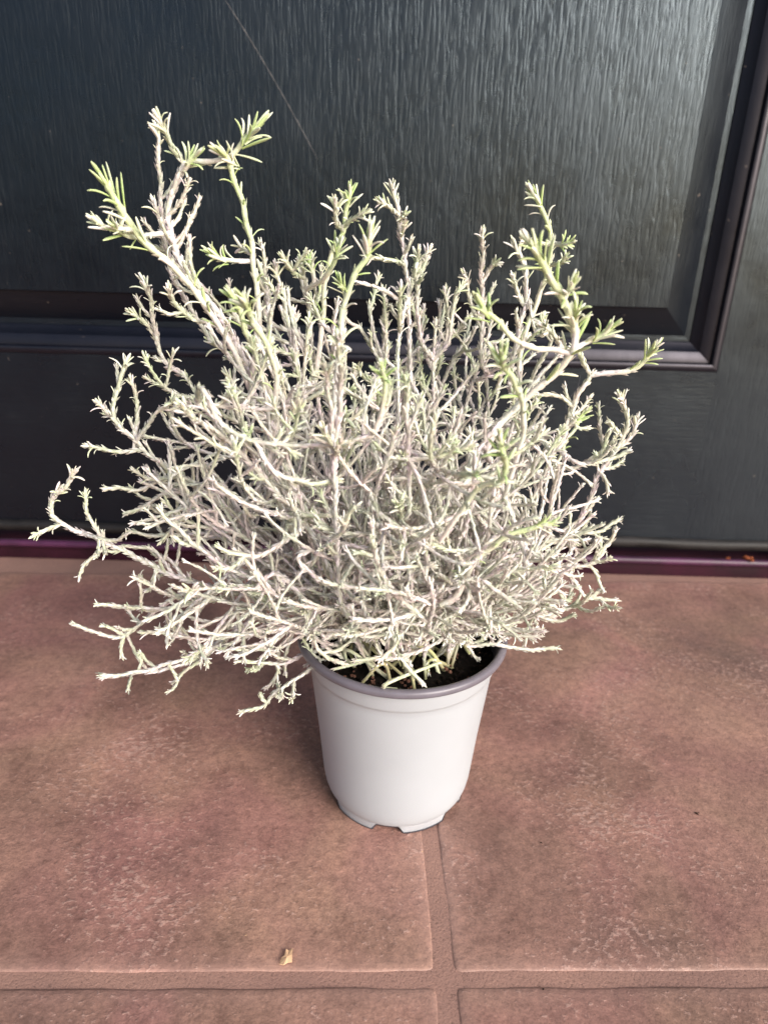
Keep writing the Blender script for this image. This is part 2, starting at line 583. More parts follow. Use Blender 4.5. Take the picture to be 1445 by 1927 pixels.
KZ = 0.1262 / 0.1203
body = [(0.0400, 0.0095), (0.0455, 0.0066), (0.0478, 0.0068), (0.0489, 0.0088), (0.0500, 0.0125), (0.0510, 0.0185), (0.0520, 0.0300), (0.0540, 0.052),
        (0.0566, 0.075), (0.0590, 0.0965), (0.0594, 0.1006), (0.0598, 0.1014), (0.0603, 0.1019), (0.0608, 0.1035), (0.0622, 0.1135), (0.0630, 0.1170)]
body = [(r_, z_ if z_ < 0.03 else 0.03 + (z_ - 0.03) * (0.1212 - 0.03) / (0.1150 - 0.03)) for r_, z_ in body]
me = lathe(body, 128).mesh('body', M_POT); autosmooth(me, 40)
link('body', me, pot)
rim = [(0.0624, 0.1160), (0.0658, 0.1152), (0.0668, 0.1156), (0.0672, 0.1165), (0.0673, 0.1180), (0.0670, 0.1192), (0.0662, 0.1199), (0.0645, 0.1203),
       (0.0632, 0.1199), (0.0624, 0.1186), (0.0616, 0.1140), (0.0606, 0.1075)]
DZ = 0.0060
rim = [(r_, z_ + DZ) for r_, z_ in rim]
me = lathe(rim, 128).mesh('rim', M_RIM); autosmooth(me, 50)
link('rim', me, pot)
inner = [(0.0608, 0.1080), (0.0596, 0.1060), (0.0574, 0.0980), (0.0560, 0.090)]
link('inner_wall', lathe([(r_, z_ + DZ) for r_, z_ in inner], 96).mesh('inner_wall', M_INNER), pot)

NOTCH = [radians(-90 - 7 + 60 * k_) for k_ in range(6)]


def notch(t):
    d = min(abs((t - q + pi) % (2 * pi) - pi) for q in NOTCH)
    return min(1.0, max(0.0, (radians(12.5) - d) / radians(3.5)))


def foot_z(t, z):
    return z if z > 0.0075 else z + (0.0078 - z) * notch(t)


foot = [(0.0455, 0.0082), (0.0477, 0.0078), (0.0476, 0.0068), (0.0468, 0.0), (0.0448, 0.0), (0.0450, 0.0068), (0.0452, 0.0080)]
foot = [(r, z) for r, z in foot]


def foot_fun(t, z):
    n_ = notch(t)
    return z if z > 0.001 else 0.0056 * n_
me = lathe(foot, 240, zfun=foot_fun).mesh('foot_ring', M_FOOT); autosmooth(me, 40)
link('foot_ring', me, pot)
def edge_fun(t, z):
    return 0.0056 * notch(t) + z


link('foot_edge', lathe([(0.04745, 0.0010), (0.0473, -0.0001), (0.0444, -0.0001), (0.0443, 0.0030)], 240, zfun=edge_fun).mesh('foot_edge', M_INNER), pot)
me = lathe([(0.0001, 0.0085), (0.0452, 0.0085)], 48).mesh('base', M_INNER)
link('base', me, pot)

# soil
a = Acc(); V = [(0, 0, 0.1085 + DZ)]; nr, na = 22, 110
for i in range(1, nr + 1):
    r = 0.0594 * i / nr
    for j in range(na):
        t = 2 * pi * j / na
        z = 0.1078 + DZ + 0.0014 * sin(r * 170 + 3 * t) * cos(5 * t + r * 90) + rng.normal(0, 0.0007) - 0.003 * (i / nr) ** 4
        V.append((r * cos(t), r * sin(t), z))
T_ = [(0, 1 + j, 1 + (j + 1) % na) for j in range(na)]
Q_ = []
for i in range(nr - 1):
    for j in range(na):
        b0 = 1 + i * na
        Q_.append((b0 + j, b0 + na + j, b0 + na + (j + 1) % na, b0 + (j + 1) % na))
a.add(V, tris=T_, quads=Q_)
soil = link('soil', a.mesh('soil', M_SOIL), pot)

ICO_V = np.array([(0, 0, 1.0)] + [(0.894 * cos(2 * pi * i / 5), 0.894 * sin(2 * pi * i / 5), 0.447) for i in range(5)]
                 + [(0.894 * cos(2 * pi * (i + .5) / 5), 0.894 * sin(2 * pi * (i + .5) / 5), -0.447) for i in range(5)] + [(0, 0, -1.0)])
ICO_T = [(0, 1 + i, 1 + (i + 1) % 5) for i in range(5)] + [(1 + i, 6 + i, 1 + (i + 1) % 5) for i in range(5)] \
    + [(6 + i, 6 + (i + 1) % 5, 1 + (i + 1) % 5) for i in range(5)] + [(11, 6 + (i + 1) % 5, 6 + i) for i in range(5)]


def lump(a, p, s, flat=0.8):
    sc = rng.uniform(0.6, 1.15, (12, 1))
    v = ICO_V * sc * np.array((s, s * rng.uniform(0.6, 1.1), s * flat))
    t = rng.uniform(0, 2 * pi)
    v = np.stack([v[:, 0] * cos(t) - v[:, 1] * sin(t), v[:, 0] * sin(t) + v[:, 1] * cos(t), v[:, 2]], -1)
    a.add(v + p, tris=ICO_T)


a = Acc()
for i in range(700):
    r = 0.0580 * sqrt(rng.uniform()); t = rng.uniform(0, 2 * pi)
    lump(a, (r * cos(t), r * sin(t), 0.1082 + DZ + rng.uniform(-0.001, 0.001)), rng.uniform(0.0006, 0.0018))
tag(link('soil_granules', a.mesh('soil_granules', M_DARKCRUMB, smooth=False), soil), kind='stuff')
a = Acc()
for i in range(75):
    cr_, ct_ = 0.057 * sqrt(rng.uniform()), rng.uniform(0, 2 * pi)
    for j in range(rng.integers(1, 5)):
        lump(a, (cr_ * cos(ct_) + rng.normal(0, 0.0012), cr_ * sin(ct_) + rng.normal(0, 0.0012), 0.1090 + DZ + rng.uniform(-0.0006, 0.001)), rng.uniform(0.0006, 0.0019))
tag(link('bark_granules', a.mesh('bark_granules', M_CRUMB, smooth=False), soil), kind='stuff')

# ------------------------------------------------------------------ small litter on the floor
def litter(name, u, v, s, mat, label, cat, n=3, flat=0.5, at=None):
    p = on_floor(u, v, 0.0006) if at is None else at
    a = Acc()
    for i in range(n):
        lump(a, (rng.normal(0, s * 0.5), rng.normal(0, s * 0.5), s * flat * 0.4), s * rng.uniform(0.5, 0.9), flat)
    return tag(link(name, a.mesh(name, mat, smooth=False), None, p), label, cat)


litter('soil_crumb', 1312, 1531, 0.0012, M_DARKCRUMB, 'largest dark soil crumb lying on the tile right of the pot', 'soil crumb')
litter('soil_crumb', 1018, 1587, 0.0007, M_DARKCRUMB, 'tiny dark soil crumb on the tile just right of the white pot', 'soil crumb', 2)
litter('soil_crumb', 1023, 1862, 0.0009, M_DARKCRUMB, 'black soil crumb beside the front grout joint, right of the joint crossing', 'soil crumb')
litter('soil_crumb', 1387, 1562, 0.0005, M_DARKCRUMB, 'faint dark speck on the tile near the right edge of the photo', 'soil crumb', 2)
litter('soil_crumb', 957, 1755, 0.0005, M_DARKCRUMB, 'small dark speck on the right tile above the front grout joint', 'soil crumb', 2)
litter('grit', 795, 1603, 0.0006, M_FLAKE, 'pale grain of grit beside the joint in front of the pot', 'grit', 2)
litter('grit', 320, 1722, 0.0004, M_FLAKE, 'pale grain of grit in the middle of the left tile', 'grit', 2)
litter('grit', 464, 1760, 0.0005, M_FLAKE, 'pale grain of grit just above and left of the torn flake', 'grit', 2)
_x = on_y(1412, 1030, 0.711)[0]
litter('dry_leaf_scrap', 0, 0, 0.0050, M_RUST, 'rusty brown dry leaf scrap lying on the sill at far right', 'leaf scrap', 6, 0.6, (_x, 0.7125, 0.0238))
litter('dry_leaf_scrap', 0, 0, 0.0028, M_RUST, 'small brown scrap on the sill left of the larger rusty leaf scrap', 'leaf scrap', 4, 0.5, (_x - 0.022, 0.7125, 0.0236))

# torn flake
fp = on_floor(541, 1803, 0.0012)
outl = [(-3.2, -3.0), (-1.2, -3.4), (0.4, -2.0), (2.6, -1.8), (2.2, 1.0), (2.0, 3.8), (0.2, 3.0), (-1.2, 3.2), (-1.4, 0.6), (-2.9, -0.2)]
a = Acc(); V = []
for zt in (0.0009, 0.0004):
    for i, (x, y) in enumerate(outl):
        V.append((x * 0.0011, y * 0.0013, zt + 0.0004 * sin(i * 1.9)))
nO = len(outl)
V += [(0, 0, 0.0014), (0, 0, 0.0002)]
T_ = [(i, (i + 1) % nO, 2 * nO) for i in range(nO)] + [(nO + (i + 1) % nO, nO + i, 2 * nO + 1) for i in range(nO)]
Q_ = [(nO + i, nO + (i + 1) % nO, (i + 1) % nO, i) for i in range(nO)]
a.add(V, tris=T_, quads=Q_)
tag(link('torn_flake', a.mesh('torn_flake', M_FLAKE, smooth=False), None, fp), 'torn cream-orange flake lying on the left tile near the front joint', 'flake')

# ------------------------------------------------------------------ THE PLANT
PC = POT.copy()
plant = empty('cushion_bush', POT)
tag(plant, 'silvery white tangled cushion bush with green tips growing in the pot', 'potted plant')

WHITE = np.array((0.86, 0.81, 0.785)); WARM = np.array((0.84, 0.78, 0.69)); PINK = np.array((0.83, 0.73, 0.77))
GAP = np.array((0.58, 0.55, 0.49)); SAGE = np.array((0.64, 0.68, 0.46)); GREEN = np.array((0.42, 0.54, 0.18)); LIME = np.array((0.50, 0.60, 0.20))
BARE = np.array((0.40, 0.38, 0.20))


def frames(P):
    T = np.gradient(P, axis=0)
    T /= np.linalg.norm(T, axis=1, keepdims=True) + 1e-12
    N = np.zeros_like(P)
    ref = np.array((0, 0, 1.0)) if abs(T[0][2]) < 0.9 else np.array((1.0, 0, 0))
    n = np.cross(T[0], ref); n /= np.linalg.norm(n)
    N[0] = n
    for i in range(1, len(P)):
        n = n - T[i] * np.dot(n, T[i])
        n /= np.linalg.norm(n) + 1e-12
        N[i] = n
    return T, N, np.cross(T, N)


def resample(P, step):
    P = np.asarray(P, float)
    d = np.concatenate([[0], np.cumsum(np.linalg.norm(np.diff(P, axis=0), axis=1))])
    n = max(3, int(d[-1] / step) + 1)
    s = np.linspace(0, d[-1], n)
    return np.stack([np.interp(s, d, P[:, k]) for k in range(3)], -1), d[-1]


def smooth_path(P, step=0.0035):
    """Catmull-Rom through the points"""
    P = np.asarray(P, float)
    if len(P) < 3:
        return resample(P, step)[0]
    Q = np.vstack([2 * P[0] - P[1], P, 2 * P[-1] - P[-2]])
    out = []
    for i in range(1, len(Q) - 2):
        p0, p1, p2, p3 = Q[i - 1], Q[i], Q[i + 1], Q[i + 2]
        for t in np.linspace(0, 1, 8, endpoint=False):
            out.append(0.5 * ((2 * p1) + (-p0 + p2) * t + (2 * p0 - 5 * p1 + 4 * p2 - p3) * t * t + (-p0 + 3 * p1 - 3 * p2 + p3) * t ** 3))
    out.append(P[-1])
    return resample(np.array(out), step)[0]


def tube(a, P, R, C, sides=6):
    T, N, Bn = frames(P)
    th = np.linspace(0, 2 * pi, sides, endpoint=False)
    ring = np.cos(th)[None, :, None] * N[:, None, :] + np.sin(th)[None, :, None] * Bn[:, None, :]
    V = P[:, None, :] + ring * np.asarray(R)[:, None, None]
    n = len(P)
    I = np.arange(n * sides).reshape(n, sides); J = np.roll(I, -1, 1)
    Q = np.stack([I[:-1], J[:-1], J[1:], I[1:]], -1).reshape(-1, 4)
    V = np.vstack([V.reshape(-1, 3), P[-1] + T[-1] * R[-1]])
    tip = n * sides
    tr = [(I[-1][j], I[-1][(j + 1) % sides], tip) for j in range(sides)]
    C = np.asarray(C)
    if C.ndim == 1: C = np.tile(C, (n, 1))
    cc = np.vstack([np.repeat(C, sides, 0), C[-1]])
    a.add(V, tris=tr, quads=Q, col=cc)
    return T, N, Bn


# one closely pressed scale leaf: base pair, middle (left, ridge, right), tip
SC_T = np.array([(0, 3, 2), (0, 1, 3), (1, 4, 3), (2, 3, 5), (3, 4, 5)])


def scales(a, P, R, fr, c_base, green, s0=0.0, s1=1.0, dens=1.0, flare=0.25, gcol=None):
    gcol = SAGE if gcol is None else gcol
    T, N, Bn = fr
    seg = np.linalg.norm(np.diff(P, axis=0), axis=1); L = seg.sum()
    s = np.concatenate([[0], np.cumsum(seg)]) / max(L, 1e-9)
    n = int(L * (s1 - s0) / 0.00105 * dens)
    if n < 2: return
    u = np.clip(np.linspace(s0, s1, n) + rng.normal(0, 0.3 / n, n), 0, 1)
    ip = lambda A: np.stack([np.interp(u, s, A[:, k]) for k in range(3)], -1)
    p, t, nn = ip(P), ip(T), ip(N)
    t /= np.linalg.norm(t, axis=1, keepdims=True)
    nn -= t * (nn * t).sum(1, keepdims=True); nn /= np.linalg.norm(nn, axis=1, keepdims=True)
    bb = np.cross(t, nn)
    r = np.interp(u, s, R)
    ph = np.arange(n) * 2.399 + rng.normal(0, 0.35, n)
    w = np.cos(ph)[:, None] * nn + np.sin(ph)[:, None] * bb
    q = np.cross(t, w)
    ln = (rng.uniform(0.0030, 0.0050, n))[:, None] * (0.8 + 0.2 * (r / 0.001))[:, None]
    hw = (rng.uniform(0.45, 0.62, n) * r)[:, None] + 0.00022
    lift = (r * rng.uniform(0.25, 0.75, n))[:, None]
    fl = rng.uniform(0.1, 1.0, n)[:, None] ** 2 * flare * 0.0024
    r = r[:, None]
    v0 = p + w * r * 0.80 - q * hw * 0.55
    v1 = p + w * r * 0.80 + q * hw * 0.55
    v2 = p + t * ln * 0.55 + w * (r * 0.92) - q * hw
    v3 = p + t * ln * 0.55 + w * (r * 1.0 + lift + fl * 0.3)
    v4 = p + t * ln * 0.55 + w * (r * 0.92) + q * hw
    v5 = p + t * ln + w * (r * 0.95 + lift * 0.6 + fl)
    V = np.stack([v0, v1, v2, v3, v4, v5], 1).reshape(-1, 3)
    F = (SC_T[None] + 6 * np.arange(n)[:, None, None]).reshape(-1, 3)
    k = rng.uniform(0, 1, (n, 1))
    base = c_base * (1 - k) + np.where(rng.uniform(size=(n, 1)) < 0.3, PINK, WHITE) * k
    g = np.interp(u, s, green)[:, None] * rng.uniform(0.6, 1.2, (n, 1))
    cc = base * (1 - g) + gcol * g
    cc = cc * rng.uniform(0.86, 1.06, (n, 1))
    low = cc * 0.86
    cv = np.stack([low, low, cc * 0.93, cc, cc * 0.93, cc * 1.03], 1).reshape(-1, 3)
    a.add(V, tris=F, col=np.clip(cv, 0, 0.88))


# leaf prototypes: along +Z, curling towards +X, length 1
def leaf_proto(curl, fat, hook=0.0):
    n, sides = 7, 6
    V = []
    for i in range(n):
        t = i / (n - 1)
        ang = curl * t ** 1.5 + hook * max(0, t - 0.6) * 2
        V.append(t)
    pts = [(0, 0)]; ang = 0
    for i in range(1, n):
        t = i / (n - 1)
        ang = curl * t + hook * max(0, t - 0.55) * 2.2
        pts.append((pts[-1][0] + sin(ang) / (n - 1), pts[-1][1] + cos(ang) / (n - 1)))
    W = [0.60, 0.72, 0.86, 0.98, 1.0, 0.88, 0.46]
    verts = []
    for i, (x, z) in enumerate(pts):
        t = i / (n - 1)
        an = curl * t
        nx = (cos(an), -sin(an))
        for j in range(sides):
            a_ = 2 * pi * j / sides
            u_, v_ = cos(a_) * 0.62, sin(a_)
            if cos(a_) < -0.5: u_ *= 0.45       # flatter, slightly channelled upper face
            verts.append((x + nx[0] * u_ * W[i] * fat, v_ * W[i] * fat, z + nx[1] * u_ * W[i] * fat))
    I = np.arange(n * sides).reshape(n, sides); J = np.roll(I, -1, 1)
    Q = np.stack([I[:-1], J[:-1], J[1:], I[1:]], -1).reshape(-1, 4)
    x, z = pts[-1]
    verts.append((x + sin(ang) * fat * 0.35, 0, z + cos(ang) * fat * 0.35))
    tip = n * sides
    tr = [(I[-1][j], I[-1][(j + 1) % sides], tip) for j in range(sides)]
    return np.array(verts), Q, np.array(tr)


PROTO = [leaf_proto(0.2, 0.110), leaf_proto(0.45, 0.115), leaf_proto(0.95, 0.100, 0.2), leaf_proto(0.05, 0.125), leaf_proto(-0.35, 0.115), leaf_proto(0.7, 0.095, 0.6)]
LEAF_COLS = [WHITE * 0.97, SAGE * 1.08, GREEN * 1.05, (WHITE + SAGE) / 2, LIME * 1.1]


def leaf_cols(ci, n=7, sides=6):
    c = LEAF_COLS[ci]
    out = []
    for i in range(n):
        t = i / (n - 1)
        for j in range(sides):
            k = c * (1 - 0.30 * t) + WHITE * 0.30 * t
            if 1 < i < n - 1 and cos(2 * pi * j / sides) < -0.5: k = k * np.array((0.86, 0.94, 0.80))
            out.append(k)
    out.append(c * 0.6 + WHITE * 0.4)
    return np.clip(np.array(out), 0, 0.85)


LC = [leaf_cols(i) for i in range(len(LEAF_COLS))]
leaf_mesh = {}


def get_leaf_mesh(pi_, ci):
    if (pi_, ci) not in leaf_mesh:
        a = Acc(); v, q, t = PROTO[pi_]; a.add(v, tris=t, quads=q, col=LC[ci])
        leaf_mesh[(pi_, ci)] = a.mesh('leaf', M_PLANT, tint=True)
    return leaf_mesh[(pi_, ci)]


REQ = []      # (size in view, branch object index, origin, axis matrix, length, width scale, proto, colour)
stuff = Acc()


def put_leaf(p, d, up, L, wid, pi_, ci, owner):
    """d = growth direction, up = direction it curls towards"""
    d = d / np.linalg.norm(d)
    x = up - d * np.dot(up, d)
    nx = np.linalg.norm(x)
    if nx < 1e-6:
        x = np.cross(d, (0.3, 0.5, 0.8)); nx = np.linalg.norm(x)
    x /= nx
    y = np.cross(d, x)
    M = np.stack([x * wid, y * wid, d * L], 1)
    if owner is None:
        v, q, t = PROTO[pi_]
        stuff.add(v @ M.T + p, tris=t, quads=q, col=LC[ci])
    else:
        REQ.append((L / (p[1] + PC[1]), owner, p, M, pi_, ci))


def rot_about(v, k, ang):
    k = k / np.linalg.norm(k)
    return v * cos(ang) + np.cross(k, v) * sin(ang) + k * np.dot(k, v) * (1 - cos(ang))


def tip_cluster(p, T, N, Bn, n, L, a0, a1, ci_choices, owner, wid=1.0, back=0.45):
    for i in range(n):
        ph = i * 2.399 + rng.uniform(-0.3, 0.3)
        f = i / max(1, n - 1)
        tilt = a0 + (a1 - a0) * f + rng.uniform(-0.08, 0.08)
        w = cos(ph) * N + sin(ph) * Bn
        d = T * cos(tilt) + w * sin(tilt)
        l_ = L * (0.62 + 0.45 * f) * rng.uniform(0.85, 1.15)
        org = p - T * (f * L * back) + w * 0.0003
        pr = random.choice([0, 0, 1, 3, 4]) if f < 0.4 else random.choice([1, 1, 2, 2, 0])
        put_leaf(org, d, w, l_, min(l_, 0.0092) * wid * rng.uniform(0.85, 1.15), pr, random.choice(ci_choices), owner)


def side_leaves(P, fr, R, s0, s1, gap, L, ci_choices, owner, a_lo=0.35, a_hi=0.8, wid=1.0, protos=(0, 1, 1, 2, 5)):
    T, N, Bn = fr
    seg = np.linalg.norm(np.diff(P, axis=0), axis=1); tot = seg.sum()
    s = np.concatenate([[0], np.cumsum(seg)]) / tot
    u = s0; k = rng.uniform(0, 6)
    while u < s1:
        i = min(int(np.searchsorted(s, u)), len(P) - 1)
        ph = k * 2.399; k += 1
        w = cos(ph) * N[i] + sin(ph) * Bn[i]
        tl = rng.uniform(a_lo, a_hi)
        d = T[i] * cos(tl) + w * sin(tl)
        l_ = L * rng.uniform(0.65, 1.15)
        put_leaf(P[i] + w * R[i] * 0.6, d, w, l_, min(l_, 0.010) * wid, random.choice(protos), random.choice(ci_choices), owner)
        u += gap / tot * rng.uniform(0.7, 1.4)


def add_shoot(a, P, r0, r1, style, owner, dens=1.0, green_tip=0.5, bare=0.0, tipn=None, tl=None):
    """one stem with its scales and its end leaves.  style w: wiry white, m: middling, g: lush green tip"""
    L = np.linalg.norm(np.diff(P, axis=0), axis=1).sum()
    n = len(P); s = np.linspace(0, 1, n)
    R = r0 + (r1 - r0) * s ** 0.8
    R = R * (1 + 0.10 * np.sin(s * L * 1400 + rng.uniform(0, 6)))
    g = np.clip((s - (1 - 0.035 / max(L, 0.03))) * 2.2, 0, 1) * green_tip
    if style == 'g': g = np.clip((s - 0.25) * 1.5, 0, 1) * 0.9
    cb = (WHITE if rng.uniform() < 0.5 else WARM) * rng.uniform(0.92, 1.0)
    core = GAP[None] * (1 - g[:, None]) + (SAGE * 0.9)[None] * g[:, None]
    if style == 'g':
        core = cb[None] * 0.92 * (1 - g[:, None]) + (SAGE * 0.45 + GREEN * 0.6)[None] * g[:, None]
    if bare > 0:
        kb = np.clip(1 - s / bare, 0, 1)[:, None]
        core = core * (1 - kb) + BARE * kb
    fr = tube(a, P, R * (0.92 if style != 'g' else 1.12), core, 6)
    scales(a, P, R, fr, cb, g, s0=bare * 0.6, s1=1.0, dens=dens * (1.0 if style != 'g' else 0.45), flare=0.15 if style == 'w' else 0.5,
           gcol=(SAGE * 0.45 + GREEN * 0.55) if style == 'g' else None)
    T, N, Bn = fr[0][-1], fr[1][-1], fr[2][-1]
    if style == 'w':
        tip_cluster(P[-1], T, N, Bn, tipn or rng.integers(4, 7), tl or rng.uniform(0.0034, 0.0050), 0.02, 0.24, [0, 0, 3, 0], owner, 1.15)
    elif style == 'm':
        tip_cluster(P[-1], T, N, Bn, tipn or rng.integers(7, 10), tl or rng.uniform(0.0055, 0.0075), 0.04, 0.46, [3, 1, 1, 0], owner, 1.1, 0.7)
        side_leaves(P, fr, R, max(0.2, 1 - 0.022 / L), 0.93, 0.0042, 0.0050, [3, 0, 1], owner, 0.3, 0.6, 1.1)
    else:
        tip_cluster(P[-1], T, N, Bn, tipn or 12, (tl or 0.0105) * 1.15, 0.04, 0.60, [1, 2, 2, 3], owner, 0.9, 0.9)
        side_leaves(P, fr, R, 0.32, 0.90, 0.0060, (tl or 0.0105) * 1.0, [1, 2, 3, 2], owner, 0.35, 0.85, 0.9, (1, 2, 2, 5, 1))
    return fr


